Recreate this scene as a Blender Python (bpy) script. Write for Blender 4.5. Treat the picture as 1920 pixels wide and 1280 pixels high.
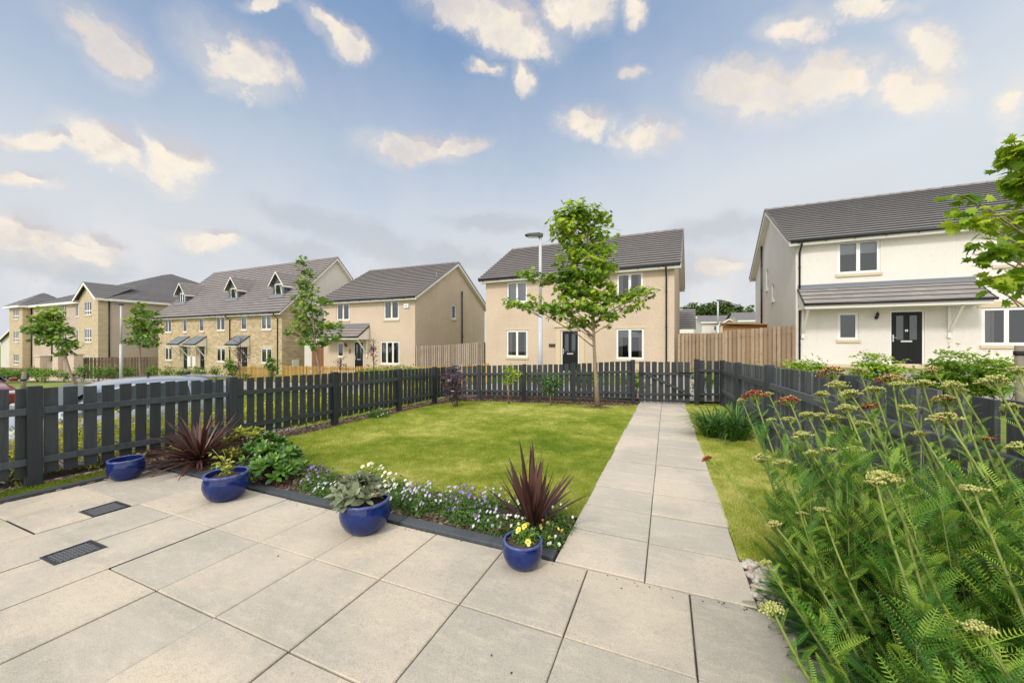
import bpy, math, random
import numpy as np
from mathutils import Vector, Matrix
random.seed(7); RNG = np.random.default_rng(7)
for o in list(bpy.data.objects): bpy.data.objects.remove(o)
SC = bpy.context.scene
COL = SC.collection
PI = math.pi
R_ = math.radians

# ------------------------------------------------------------------ camera
FPX, EYE = 697.0, 1.43
YAW = math.atan(290 / FPX)
cam_d = bpy.data.cameras.new('camera'); cam = bpy.data.objects.new('camera', cam_d); COL.objects.link(cam)
cam.location = (0, 0, EYE); cam.rotation_euler = (PI / 2, 0, YAW)
cam_d.sensor_width = 36; cam_d.lens = 36 * FPX / 1920; cam_d.clip_start = 0.05; cam_d.clip_end = 3000
SC.camera = cam
FW = np.array([-math.sin(YAW), math.cos(YAW), 0.]); RT = np.array([math.cos(YAW), math.sin(YAW), 0.])
def at(u, v, dep):      # real point seen at a photo position, a measured distance away
    return np.array([0, 0, EYE]) + dep * (FW + RT * (u - 960) / FPX + np.array([0, 0, 1.]) * (640 - v) / FPX)

# ------------------------------------------------------------------ sky and sun
SUN_EL, SUN_AZ = R_(42), R_(190)      # compass bearing the light comes from, measured from +Y towards +X
wd = bpy.data.worlds.new('World'); SC.world = wd; wd.use_nodes = True
WN, WL = wd.node_tree.nodes, wd.node_tree.links
WN.clear()
STR = 0.1
def wn(t, **k):
    n = WN.new(t)
    for a, b in k.items(): setattr(n, a, b)
    return n
def wm(op, a, b=None, c=None, clamp=False):
    n = WN.new('ShaderNodeMath'); n.operation = op; n.use_clamp = clamp
    for i, x in enumerate((a, b, c)):
        if x is None: continue
        if isinstance(x, (int, float)): n.inputs[i].default_value = x
        else: WL.new(x, n.inputs[i])
    return n.outputs[0]
def wmix(f, a, b):
    n = WN.new('ShaderNodeMix'); n.data_type = 'RGBA'
    if isinstance(f, (int, float)): n.inputs[0].default_value = f
    else: WL.new(f, n.inputs[0])
    for i, x in ((6, a), (7, b)):
        if isinstance(x, tuple): n.inputs[i].default_value = (x[0] / STR, x[1] / STR, x[2] / STR, 1)
        else: WL.new(x, n.inputs[i])
    return n.outputs[2]
def wramp(x, a, b):     # smooth step from a to b
    n = WN.new('ShaderNodeMapRange'); n.interpolation_type = 'SMOOTHSTEP'
    WL.new(x, n.inputs[0]); n.inputs[1].default_value = a; n.inputs[2].default_value = b
    return n.outputs[0]
sky = wn('ShaderNodeTexSky', sky_type='NISHITA', sun_disc=False, sun_elevation=SUN_EL, sun_rotation=SUN_AZ, air_density=1.1, dust_density=0.6, ozone_density=1.6)
tc = wn('ShaderNodeTexCoord'); sep = wn('ShaderNodeSeparateXYZ'); WL.new(tc.outputs['Generated'], sep.inputs[0])
az = wm('ARCTAN2', sep.outputs[0], sep.outputs[1]); el = wm('ARCSINE', sep.outputs[2])
comb = wn('ShaderNodeCombineXYZ'); WL.new(az, comb.inputs[0]); WL.new(el, comb.inputs[1])
def wnoise(vec, scale, detail=6, rough=.55, dist=0.0):
    n = wn('ShaderNodeTexNoise'); n.inputs['Scale'].default_value = scale; n.inputs['Detail'].default_value = detail
    n.inputs['Roughness'].default_value = rough; n.inputs['Distortion'].default_value = dist; WL.new(vec, n.inputs['Vector']); return n
n1 = wnoise(tc.outputs['Generated'], 6, 8, .62)
sub = wn('ShaderNodeVectorMath', operation='SUBTRACT'); WL.new(n1.outputs['Color'], sub.inputs[0]); sub.inputs[1].default_value = (.5, .5, .5)
scl = wn('ShaderNodeVectorMath', operation='SCALE'); WL.new(sub.outputs[0], scl.inputs[0]); scl.inputs['Scale'].default_value = .11
add = wn('ShaderNodeVectorMath', operation='ADD'); WL.new(comb.outputs[0], add.inputs[0]); WL.new(scl.outputs[0], add.inputs[1])
def azel(u, v):
    d = FW + RT * (u - 960) / FPX + np.array([0, 0, 1.]) * (640 - v) / FPX; d /= np.linalg.norm(d)
    return math.atan2(d[0], d[1]), math.asin(d[2])
# clouds: (u, v, half width, half height, tilt degrees) where the photograph shows them in the sky
CL = [(200,85,110,62,-35),(250,115,55,40,-35),(455,115,105,72,-20),(640,60,75,28,-20),(665,85,45,36,-10),(930,45,140,60,-15),(1080,25,95,50,0),(975,75,55,45,0),
      (80,268,85,20,0),(215,285,120,42,-12),(320,300,75,62,-40),(45,340,70,16,-8),(770,280,90,30,-4),(850,275,60,18,10),(1100,225,60,32,-5),(1205,255,62,36,0),
      (1400,170,115,58,-8),(1560,150,110,55,0),(1690,165,120,42,-12),(1740,80,90,40,-30),(1490,50,75,40,10),(1640,5,110,22,0),(1195,25,28,40,0),(1900,185,45,48,0),
      (905,128,40,14,0),(980,140,26,32,-40),(1193,148,30,14,0),(400,455,75,20,-3),(30,440,120,52,-15),(170,470,70,30,0),(140,475,80,22,0),(500,5,60,16,0),(1885,255,30,14,0),(1350,495,60,22,0)]
blob = None; cap = None
for (u, v, ru, rv, t) in CL:
    a0, e0 = azel(u, v); a1, e1 = azel(u + 20, v); a2, e2 = azel(u, v - 20)
    ra = abs(a1 - a0) / 20 * ru * 1.40; re = abs(e2 - e0) / 20 * rv * 1.48
    tw = math.atan2(math.sin(R_(t)) * re / rv, math.cos(R_(t)) * ra / ru) + (e1 - e0) / max(1e-4, abs(a1 - a0)) * .8
    mp = wn('ShaderNodeMapping', vector_type='TEXTURE'); WL.new(add.outputs[0], mp.inputs[0])
    mp.inputs['Location'].default_value = (a0, e0, 0); mp.inputs['Rotation'].default_value = (0, 0, tw); mp.inputs['Scale'].default_value = (ra, re, 1)
    g = wn('ShaderNodeTexGradient', gradient_type='SPHERICAL'); WL.new(mp.outputs[0], g.inputs[0])
    blob = g.outputs['Fac'] if blob is None else wm('MAXIMUM', blob, g.outputs['Fac'])
    mp2 = wn('ShaderNodeMapping', vector_type='TEXTURE'); WL.new(add.outputs[0], mp2.inputs[0])
    mp2.inputs['Location'].default_value = (a0 + ra * .16, e0 + re * .34, 0); mp2.inputs['Rotation'].default_value = (0, 0, tw); mp2.inputs['Scale'].default_value = (ra, re, 1)
    g2_ = wn('ShaderNodeTexGradient', gradient_type='SPHERICAL'); WL.new(mp2.outputs[0], g2_.inputs[0])
    cap = g2_.outputs['Fac'] if cap is None else wm('MAXIMUM', cap, g2_.outputs['Fac'])
gblob = None
for (u, v, ru, rv, t) in [(620,425,130,26,18),(700,455,120,30,10),(850,482,100,22,8),(560,470,90,20,0),(110,500,150,26,0),(930,420,110,16,5),(1330,430,120,26,0),(1250,510,110,30,0),(60,455,80,18,-10)]:
    a0, e0 = azel(u, v); a1, e1 = azel(u + 20, v); a2, e2 = azel(u, v - 20); ra = abs(a1 - a0) / 20 * ru * 1.5; re = abs(e2 - e0) / 20 * rv * 1.7
    mp = wn('ShaderNodeMapping', vector_type='TEXTURE'); WL.new(add.outputs[0], mp.inputs[0]); mp.inputs['Location'].default_value = (a0, e0, 0); mp.inputs['Rotation'].default_value = (0, 0, -R_(t) * .6); mp.inputs['Scale'].default_value = (ra, re, 1)
    g = wn('ShaderNodeTexGradient', gradient_type='SPHERICAL'); WL.new(mp.outputs[0], g.inputs[0]); gblob = g.outputs['Fac'] if gblob is None else wm('MAXIMUM', gblob, g.outputs['Fac'])
n2 = wnoise(tc.outputs['Generated'], 10, 12, .62, .25)
n3 = wnoise(tc.outputs['Generated'], 5, 6, .6); n5 = wnoise(tc.outputs['Generated'], 19, 5, .6); n6 = wnoise(tc.outputs['Generated'], 30, 9, .7)
n4 = wnoise(comb.outputs[0], 3.2, 5, .6)
dens = wm('ADD', blob, wm('MULTIPLY', wm('SUBTRACT', n2.outputs['Fac'], .5), 1.5))
dens = wm('ADD', dens, wm('MULTIPLY', wm('SUBTRACT', n6.outputs['Fac'], .5), .75))
cmask = wm('MULTIPLY', wramp(dens, .20, .66), wm('ADD', .66, wm('MULTIPLY', wramp(n5.outputs['Fac'], .3, .6), .30)))
wisp = wm('MULTIPLY', wramp(wm('ADD', blob, wm('MULTIPLY', wm('SUBTRACT', n3.outputs['Fac'], .5), .8)), .02, .5), .30); cmask = wm('MAXIMUM', wm('MULTIPLY', cmask, wramp(blob, .0, .12)), wisp)
# graded veil: pale towards the horizon and to the right, as seen
veil = wm('ADD', wm('MULTIPLY', wm('SUBTRACT', 1.0, wramp(el, .05, .80)), 1.12), wm('MULTIPLY', wramp(az, -.7, .9), .42))
veil = wm('ADD', veil, wm('MULTIPLY', wm('SUBTRACT', n4.outputs['Fac'], .5), .35), clamp=True)
base = wmix(.78, sky.outputs[0], (.21, .345, .58))
base = wmix(veil, base, (.665, .715, .77))
lowgrey = wm('MULTIPLY', wm('SUBTRACT', 1.0, wramp(el, .04, .52)), wramp(n4.outputs['Fac'], .28, .60))
base = wmix(wm('MULTIPLY', lowgrey, .8), base, (.62, .63, .655))
warmlow = wm('MULTIPLY', wm('SUBTRACT', 1.0, wramp(el, .03, .32)), wramp(n3.outputs['Fac'], .46, .68))
base = wmix(wm('MULTIPLY', warmlow, .75), base, (.86, .80, .76))
shade = wm('MULTIPLY', wm('SUBTRACT', 1.0, wm('MULTIPLY', wramp(az, -.1, .5), .7)), wramp(wm('ADD', n3.outputs['Fac'], wm('MULTIPLY', wm('SUBTRACT', n5.outputs['Fac'], .5), .8)), .40, .64)); shade = wm('MULTIPLY', shade, wramp(n2.outputs['Fac'], .25, .55))
shade = wm('MAXIMUM', wm('MULTIPLY', shade, .7), wm('MULTIPLY', wramp(wm('ADD', wm('SUBTRACT', cap, blob), wm('MULTIPLY', wm('SUBTRACT', n5.outputs['Fac'], .5), .5)), -.02, .26), wm('SUBTRACT', 1.0, wm('MULTIPLY', wramp(az, -.1, .5), .6))))
ccol = wmix(wm('MULTIPLY', shade, .70), (.97, .86, .71), (.44, .44, .53))
gm = wm('MULTIPLY', wramp(wm('ADD', gblob, wm('MULTIPLY', wm('SUBTRACT', n2.outputs['Fac'], .5), 1.1)), .08, .7), .42)
base = wmix(gm, base, (.43, .46, .52))
full = wmix(cmask, base, ccol)
# brighter unseen sky added overhead and behind the viewer as soft fill light
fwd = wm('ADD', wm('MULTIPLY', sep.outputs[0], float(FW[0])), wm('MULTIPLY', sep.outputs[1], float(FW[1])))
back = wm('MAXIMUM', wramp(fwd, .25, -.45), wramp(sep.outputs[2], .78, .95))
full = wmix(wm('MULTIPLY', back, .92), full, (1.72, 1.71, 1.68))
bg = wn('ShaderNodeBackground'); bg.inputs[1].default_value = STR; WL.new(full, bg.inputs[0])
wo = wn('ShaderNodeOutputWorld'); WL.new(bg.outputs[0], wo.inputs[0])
try:
    wd.cycles.sampling_method = 'MANUAL'; wd.cycles.sample_map_resolution = 512
except Exception: pass
sl = bpy.data.lights.new('sun', 'SUN'); so = bpy.data.objects.new('sun', sl); COL.objects.link(so)
sl.energy = 2.0; sl.angle = R_(10); sl.color = (1, .94, .86)
sd = Vector((math.sin(SUN_AZ) * math.cos(SUN_EL), math.cos(SUN_AZ) * math.cos(SUN_EL), math.sin(SUN_EL)))
so.rotation_euler = (-sd).to_track_quat('-Z', 'Y').to_euler(); so.location = sd * 60
SC.view_settings.view_transform = 'Standard'; SC.view_settings.look = 'None'; SC.view_settings.gamma = 1
SC.view_settings.exposure = 0.10; SC.view_settings.use_curve_mapping = False
SC.render.engine = 'CYCLES'
SC.cycles.max_bounces = 6; SC.cycles.diffuse_bounces = 3; SC.cycles.glossy_bounces = 3; SC.cycles.transmission_bounces = 4; SC.cycles.transparent_max_bounces = 12

# ------------------------------------------------------------------ materials
MATS = {}
class NT:
    def __init__(s, name):
        s.m = bpy.data.materials.new(name); s.m.use_nodes = True; s.n = s.m.node_tree.nodes; s.l = s.m.node_tree.links
        s.p = s.n['Principled BSDF']; s.out = s.n['Material Output']; MATS[name] = s.m
        s.tc = s.n.new('ShaderNodeTexCoord')
    def noise(s, scale, detail=4, rough=.55, vec='Object', stretch=None, dist=0):
        n = s.n.new('ShaderNodeTexNoise'); n.inputs['Scale'].default_value = scale; n.inputs['Detail'].default_value = detail
        n.inputs['Roughness'].default_value = rough; n.inputs['Distortion'].default_value = dist
        v = s.tc.outputs[vec] if isinstance(vec, str) else vec
        if stretch:
            mp = s.n.new('ShaderNodeMapping'); mp.inputs['Scale'].default_value = stretch; s.l.new(v, mp.inputs[0]); v = mp.outputs[0]
        s.l.new(v, n.inputs['Vector']); return n.outputs['Fac']
    def ramp(s, x, a, b):
        n = s.n.new('ShaderNodeMapRange'); n.interpolation_type = 'SMOOTHSTEP'; s.l.new(x, n.inputs[0]); n.inputs[1].default_value = a; n.inputs[2].default_value = b; return n.outputs[0]
    def math(s, op, a, b):
        n = s.n.new('ShaderNodeMath'); n.operation = op
        for i, x in enumerate((a, b)):
            if isinstance(x, (int, float)): n.inputs[i].default_value = x
            else: s.l.new(x, n.inputs[i])
        return n.outputs[0]
    def mix(s, f, a, b, mode='MIX'):
        n = s.n.new('ShaderNodeMix'); n.data_type = 'RGBA'; n.blend_type = mode
        if isinstance(f, (int, float)): n.inputs[0].default_value = f
        else: s.l.new(f, n.inputs[0])
        for i, x in ((6, a), (7, b)):
            if isinstance(x, tuple): n.inputs[i].default_value = (*x[:3], 1)
            else: s.l.new(x, n.inputs[i])
        return n.outputs[2]
    def tint(s, lo=.7, hi=1.3):        # per-leaf / per-slab value stored on the mesh
        a = s.n.new('ShaderNodeAttribute'); a.attribute_name = 'tint'; return a.outputs['Fac']
    def bump(s, h, strength=.3, dist=.01):
        b = s.n.new('ShaderNodeBump'); b.inputs['Strength'].default_value = strength; b.inputs['Distance'].default_value = dist
        s.l.new(h, b.inputs['Height']); s.l.new(b.outputs[0], s.p.inputs['Normal'])
    def col(s, c):
        if isinstance(c, tuple): s.p.inputs['Base Color'].default_value = (*c[:3], 1)
        else: s.l.new(c, s.p.inputs['Base Color'])
    def set(s, **k):
        for a, b in k.items(): s.p.inputs[a.replace('_', ' ')].default_value = b
        return s
    def brick(s, w, h, mortar=.01, offset=.5, vec='UV'):
        b = s.n.new('ShaderNodeTexBrick'); b.offset = offset
        b.inputs['Scale'].default_value = 1; b.inputs['Brick Width'].default_value = w; b.inputs['Row Height'].default_value = h
        b.inputs['Mortar Size'].default_value = mortar; b.inputs['Mortar Smooth'].default_value = .3
        b.inputs['Color1'].default_value = (0, 0, 0, 1); b.inputs['Color2'].default_value = (1, 1, 1, 1); b.inputs['Mortar'].default_value = (.5, .5, .5, 1)
        s.l.new(s.tc.outputs[vec], b.inputs['Vector']); return b

def plain(name, c, rough=.5, **k):
    t = NT(name); n = t.noise(9, 3); t.col(t.mix(t.math('MULTIPLY', n, .35), c, tuple(x * .8 for x in c))); t.set(Roughness=rough, **k); return t.m
def render_wall(name, c, dark):
    t = NT(name)
    big = t.noise(.45, 5, .6); fine = t.noise(70, 3, .7); mid = t.noise(6, 4, .6)
    col = t.mix(t.ramp(big, .35, .7), c, dark)
    col = t.mix(t.math('MULTIPLY', t.ramp(mid, .5, .75), .22), col, tuple(x * .82 for x in c))
    col = t.mix(t.math('MULTIPLY', t.ramp(fine, .40, .62), .38), col, tuple(x * .68 for x in dark))
    gr = t.noise(12, 4, .8); col = t.mix(t.math('MULTIPLY', t.ramp(gr, .48, .62), .36 if 'white' not in name else .15), col, tuple(x * .66 for x in dark)); g2 = t.noise(17, 2, .8, dist=.5); col = t.mix(t.math('MULTIPLY', t.ramp(g2, .56, .74), .16), col, tuple(min(.85, x * 1.3) for x in c))
    st = t.noise(1.0, 5, .65, stretch=(2.2, 2.2, .18))
    col = t.mix(t.math('MULTIPLY', t.ramp(st, .55, .8), .20), col, tuple(x * .72 for x in dark))
    t.col(col); t.set(Roughness=.92); t.bump(fine, .6, .012)
render_wall('render_cream', (.635, .51, .385), (.56, .44, .33))
render_wall('render_white', (.755, .715, .665), (.69, .645, .59))
render_wall('render_pink', (.56, .45, .36), (.50, .40, .32))
render_wall('render_pale', (.66, .62, .56), (.60, .56, .50))
def block_wall(name, a, b, mortar, w=.44, h=.215):
    t = NT(name); br = t.brick(w, h, .009)
    pick = br.outputs['Color']; n = t.noise(14, 4, .6, 'UV'); big = t.noise(.5, 4)
    sepc = t.n.new('ShaderNodeSeparateColor'); t.l.new(pick, sepc.inputs[0])
    col = t.mix(sepc.outputs[0], a, b)
    col = t.mix(t.math('MULTIPLY', t.ramp(n, .4, .75), .45), col, tuple(x * .62 for x in a))
    col = t.mix(t.math('MULTIPLY', t.ramp(big, .45, .7), .25), col, tuple(x * .8 for x in b))
    col = t.mix(br.outputs['Fac'], col, mortar); t.col(col); t.set(Roughness=.9)
    t.bump(t.math('ADD', t.math('MULTIPLY', br.outputs['Fac'], -.8), n), .6, .012)
block_wall('stone_yellow', (.58, .465, .29), (.38, .28, .155), (.47, .385, .27), .34, .145)
block_wall('stone_far', (.60, .485, .32), (.48, .375, .235), (.47, .385, .27), .34, .145)
def roof(name, a, b, w=.33):
    t = NT(name); br = t.brick(w, .30, .006, .5); big = t.noise(.35, 5, .6); n = t.noise(25, 4, .65)
    s2 = t.n.new('ShaderNodeSeparateColor'); t.l.new(br.outputs['Color'], s2.inputs[0])
    col = t.mix(s2.outputs[0], a, b); col = t.mix(t.math('MULTIPLY', t.ramp(big, .4, .7), .4), col, tuple(x * .72 for x in a))
    col = t.mix(t.math('MULTIPLY', t.ramp(n, .5, .75), .35), col, tuple(min(1, x * 1.35) for x in b))
    col = t.mix(t.math('MULTIPLY', br.outputs['Fac'], .12), col, (.03, .028, .028)); t.col(col); t.set(Roughness=.78); t.bump(n, .3, .006)
roof('roof_tile', (.255, .220, .205), (.20, .174, .163)); roof('roof_tile_grey', (.27, .245, .228), (.22, .20, .187)); roof('roof_tile_far', (.16, .15, .15), (.13, .12, .12))
plain('lead', (.17, .18, .20), .55); plain('slate_canopy', (.15, .175, .19), .6); plain('dormer_clad', (.085, .10, .11), .6)
plain('upvc', (.80, .80, .78), .35); plain('fascia', (.78, .75, .69), .5); plain('cast_stone', (.60, .49, .34), .85); plain('black_plastic', (.012, .012, .014), .35)
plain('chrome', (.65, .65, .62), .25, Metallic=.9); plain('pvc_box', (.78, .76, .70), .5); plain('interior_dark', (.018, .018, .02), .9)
plain('blind', (.55, .56, .60), .8); plain('curtain', (.42, .36, .30), .9); plain('tyre', (.02, .02, .02), .85); plain('galv', (.46, .49, .52), .42, Metallic=.65)
plain('white_post', (.50, .51, .53), .4); plain('lens', (.75, .75, .7), .2); plain('rubber', (.02, .02, .02), .8)
t = NT('glass'); t.n.remove(t.p); gl = t.n.new('ShaderNodeBsdfGlossy'); gl.inputs['Roughness'].default_value = .02; gl.inputs[0].default_value = (.95, .97, 1, 1)
tr = t.n.new('ShaderNodeBsdfTransparent'); tr.inputs[0].default_value = (.72, .76, .76, 1); fr = t.n.new('ShaderNodeFresnel'); fr.inputs[0].default_value = 1.75
mx = t.n.new('ShaderNodeMixShader'); t.l.new(fr.outputs[0], mx.inputs[0]); t.l.new(tr.outputs[0], mx.inputs[1]); t.l.new(gl.outputs[0], mx.inputs[2]); t.l.new(mx.outputs[0], t.out.inputs[0])
t = NT('door_black'); n = t.noise(30, 3); t.col(t.mix(n, (.006, .006, .007), (.011, .011, .013))); t.set(Roughness=.38); t.p.inputs['Specular IOR Level'].default_value = .22
def wood(name, a, b, dark, rough=.75, sc=1., along='Z', knots=.2):
    t = NT(name); st = {'Z': (9, 9, .7), 'U': (1, 14, 1)}[along]
    g = t.noise(5 * sc, 6, .65, 'Object', tuple(x for x in st), .6); big = t.noise(1.7, 4, .6); tv = t.tint()
    sp = t.noise(7, 2, .5); fine = t.noise(38, 3, .7, 'Object', (1, 1, .12))
    col = t.mix(t.ramp(g, .3, .7), a, b); col = t.mix(t.ramp(tv, 0, 1), t.mix(.6, col, dark), col)
    col = t.mix(t.math('MULTIPLY', t.ramp(big, .5, .75), .5), col, dark)
    col = t.mix(t.math('MULTIPLY', t.ramp(sp, .69, .75), knots * 3), col, dark)
    col = t.mix(t.math('MULTIPLY', t.ramp(fine, .5, .72), .45), col, dark)
    t.col(col); t.set(Roughness=rough); t.bump(t.math('ADD', g, fine), .5, .004)
wood('fence_dark', (.050, .060, .066), (.030, .037, .041), (.015, .018, .020), .55)
wood('fence_dark_lit', (.072, .084, .090), (.045, .053, .058), (.022, .026, .029), .5)  # fence_dark made lighter: top light on rails and brace put into the colour
wood('fence_grey', (.135, .143, .150), (.070, .077, .083), (.022, .026, .030), .75)
wood('fence_post', (.036, .044, .050), (.022, .027, .032), (.012, .015, .018), .6)
wood('fence_weathered', (.42, .35, .28), (.32, .26, .20), (.17, .12, .085), .85)
wood('fence_tan', (.40, .30, .20), (.33, .245, .165), (.17, .105, .06), .85)
wood('fence_yellow', (.60, .38, .10), (.50, .30, .075), (.30, .17, .05), .8)
wood('fence_brown', (.26, .18, .125), (.20, .14, .10), (.10, .07, .05), .85)
wood('gate_brown', (.27, .12, .05), (.20, .085, .035), (.10, .04, .02), .7)
wood('shed_orange', (.52, .27, .09), (.44, .21, .07), (.26, .12, .04), .7)
wood('stake', (.36, .31, .24), (.28, .24, .18), (.15, .12, .09), .85)
wood('edging', (.085, .093, .100), (.060, .067, .074), (.032, .036, .041), .6)
def bark(name, a, b):
    t = NT(name); n = t.noise(16, 5, .65, 'Object', (1, 1, 2.5)); n2 = t.noise(5, 3)
    t.col(t.mix(t.ramp(n, .35, .7), t.mix(n2, a, tuple(x * 1.25 for x in a)), b)); t.set(Roughness=.9); t.bump(n, .6, .01)
bark('bark', (.30, .235, .155), (.13, .10, .065)); bark('bark_dark', (.10, .075, .055), (.05, .04, .03))
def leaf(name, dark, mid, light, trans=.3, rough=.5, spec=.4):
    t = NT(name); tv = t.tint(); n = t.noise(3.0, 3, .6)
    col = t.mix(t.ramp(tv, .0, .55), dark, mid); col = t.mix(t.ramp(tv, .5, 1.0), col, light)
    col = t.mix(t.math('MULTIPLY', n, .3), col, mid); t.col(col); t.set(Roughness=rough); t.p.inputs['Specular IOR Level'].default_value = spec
    if trans:
        tl = t.n.new('ShaderNodeBsdfTranslucent'); t.l.new(col, tl.inputs[0]); mx = t.n.new('ShaderNodeMixShader'); mx.inputs[0].default_value = trans
        t.l.new(t.p.outputs[0], mx.inputs[1]); t.l.new(tl.outputs[0], mx.inputs[2]); t.l.new(mx.outputs[0], t.out.inputs[0])
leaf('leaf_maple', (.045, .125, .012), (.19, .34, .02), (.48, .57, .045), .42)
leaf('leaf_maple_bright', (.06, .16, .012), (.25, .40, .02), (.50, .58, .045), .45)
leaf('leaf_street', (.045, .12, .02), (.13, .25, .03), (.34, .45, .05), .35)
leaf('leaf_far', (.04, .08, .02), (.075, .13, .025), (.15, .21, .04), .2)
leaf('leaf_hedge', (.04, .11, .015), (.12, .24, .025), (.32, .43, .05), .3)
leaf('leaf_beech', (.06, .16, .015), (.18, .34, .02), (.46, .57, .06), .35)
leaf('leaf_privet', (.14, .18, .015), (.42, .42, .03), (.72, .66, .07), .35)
leaf('leaf_gloss', (.02, .075, .012), (.075, .19, .02), (.32, .44, .06), .2, .32, .6)
leaf('leaf_lily', (.02, .07, .015), (.07, .18, .025), (.22, .36, .06), .25)
leaf('leaf_cordyline', (.030, .012, .010), (.092, .036, .028), (.25, .135, .105), .25, .4, .5)
leaf('leaf_purple', (.020, .013, .017), (.075, .042, .055), (.24, .15, .17), .15)
leaf('leaf_variegated', (.10, .16, .02), (.32, .36, .04), (.62, .58, .12), .3)
leaf('leaf_hellebore', (.07, .085, .045), (.19, .22, .12), (.46, .46, .32), .2)
leaf('leaf_yarrow', (.008, .045, .010), (.07, .205, .018), (.42, .58, .07), .14)
leaf('leaf_viola', (.03, .08, .018), (.085, .18, .03), (.22, .32, .06), .25)
leaf('stem_yarrow', (.11, .12, .035), (.23, .28, .06), (.38, .44, .11), .1, .6)
leaf('yarrow_bud', (.24, .26, .055), (.45, .46, .13), (.68, .66, .27), .15, .7)
leaf('yarrow_red', (.16, .012, .015), (.33, .025, .03), (.50, .09, .06), .15, .7)
leaf('petal_purple', (.10, .03, .20), (.22, .09, .40), (.45, .30, .62), .2, .6)
leaf('petal_lilac', (.28, .22, .42), (.50, .46, .66), (.76, .74, .82), .2, .6)
leaf('petal_white', (.60, .60, .56), (.80, .80, .74), (.92, .90, .82), .2, .6)
leaf('petal_yellow', (.60, .42, .03), (.78, .62, .08), (.85, .78, .30), .2, .6)
leaf('petal_cream', (.70, .64, .36), (.84, .80, .58), (.92, .90, .78), .2, .6)
leaf('grass_blade', (.14, .26, .025), (.40, .455, .06), (.82, .75, .30), .3, .7, .2)
leaf('grass_verge', (.10, .16, .015), (.20, .29, .025), (.36, .38, .07), .3, .7, .2)
t = NT('lawn'); a = t.noise(.9, 5, .6); b = t.noise(6, 5, .7); c = t.noise(60, 3, .7); d = t.noise(2.2, 4, .6)
col = t.mix(t.ramp(a, .35, .65), (.24, .32, .03), (.38, .41, .06)); col = t.mix(t.math('MULTIPLY', t.ramp(b, .5, .75), .7), col, (.48, .42, .11))
col = t.mix(t.math('MULTIPLY', t.ramp(d, .55, .72), .5), col, (.12, .22, .012)); col = t.mix(t.math('MULTIPLY', t.ramp(c, .4, .6), .4), col, (.14, .17, .012)); t.col(col); t.set(Roughness=.95); t.bump(c, 1, .02)
t = NT('ground_green'); a = t.noise(.25, 5, .6); b = t.noise(3, 5, .7); c = t.noise(30, 3, .7)
col = t.mix(t.ramp(a, .35, .65), (.13, .19, .02), (.22, .26, .035)); col = t.mix(t.math('MULTIPLY', t.ramp(b, .5, .75), .6), col, (.30, .28, .09)); col = t.mix(t.math('MULTIPLY', t.ramp(c, .4, .6), .4), col, (.08, .11, .015)); t.col(col); t.set(Roughness=.95); t.bump(c, .8, .03)
t = NT('soil'); a = t.noise(24, 6, .75); b = t.noise(70, 3, .7); c = t.noise(3, 3)
col = t.mix(t.ramp(a, .35, .65), (.065, .042, .028), (.20, .135, .09)); col = t.mix(t.ramp(b, .6, .75), col, (.34, .25, .18)); col = t.mix(t.math('MULTIPLY', c, .5), col, (.06, .04, .03)); t.col(col); t.set(Roughness=.95); t.bump(t.math('ADD', a, b), 1, .03)
def paving(name, base, warm, grey):
    t = NT(name); tv = t.tint(); a = t.noise(1.3, 5, .6); b = t.noise(5.5, 5, .65, 'Object', (1.0, 3.2, 1)); f = t.noise(170, 3, .75); m = t.noise(60, 3, .7); sp = t.noise(11, 2, .5)
    col = t.mix(t.ramp(tv, 0, 1), t.mix(.9, base, grey), t.mix(.8, base, warm)); col = t.mix(t.math('MULTIPLY', t.ramp(a, .40, .64), .85), col, tuple(x * .93 for x in grey))
    col = t.mix(t.math('MULTIPLY', t.ramp(b, .45, .72), .38), col, tuple(x * 1.12 for x in warm)); col = t.mix(t.math('MULTIPLY', t.ramp(f, .48, .64), .5), col, tuple(x * .45 for x in grey)); n7 = t.noise(28, 4, .8); col = t.mix(t.math('MULTIPLY', t.ramp(n7, .50, .70), .40), col, tuple(x * .68 for x in grey)); n8 = t.noise(.55, 5, .7, dist=1.0); col = t.mix(t.math('MULTIPLY', t.ramp(n8, .50, .66), .35), col, (.60, .52, .40))
    col = t.mix(t.math('MULTIPLY', t.ramp(m, .56, .72), .18), col, (.72, .66, .56)); col = t.mix(t.math('MULTIPLY', t.ramp(sp, .72, .80), .35), col, (.14, .12, .10)); t.col(col); t.set(Roughness=.82); t.bump(f, .45, .004)
paving('slab', (.52, .45, .35), (.585, .495, .37), (.42, .38, .315)); paving('path_slab', (.57, .50, .40), (.62, .53, .41), (.47, .425, .355)); paving('joint', (.055, .045, .035), (.08, .065, .045), (.03, .025, .02))
t = NT('asphalt'); a = t.noise(120, 3, .7); b = t.noise(1, 4); t.col(t.mix(t.ramp(a, .4, .65), t.mix(b, (.16, .145, .135), (.20, .18, .165)), (.09, .085, .08))); t.set(Roughness=.9); t.bump(a, .5, .01)
t = NT('pavement_mat'); a = t.noise(90, 3, .7); b = t.noise(.8, 4); t.col(t.mix(t.ramp(a, .45, .65), t.mix(b, (.30, .26, .235), (.36, .315, .28)), (.20, .17, .155))); t.set(Roughness=.9)
plain('kerb', (.40, .37, .33), .85)
t = NT('glaze'); a = t.noise(18, 5, .6); b = t.noise(240, 2, .6); c = t.noise(3.5, 4, .6, 'Object', (1, 1, .4))
col = t.mix(t.ramp(a, .3, .7), (.004, .012, .080), (.008, .024, .135)); col = t.mix(t.math('MULTIPLY', t.ramp(b, .66, .74), .6), col, (.06, .10, .26)); col = t.mix(t.math('MULTIPLY', t.ramp(c, .5, .8), .6), col, (.004, .010, .060)); t.col(col)
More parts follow.
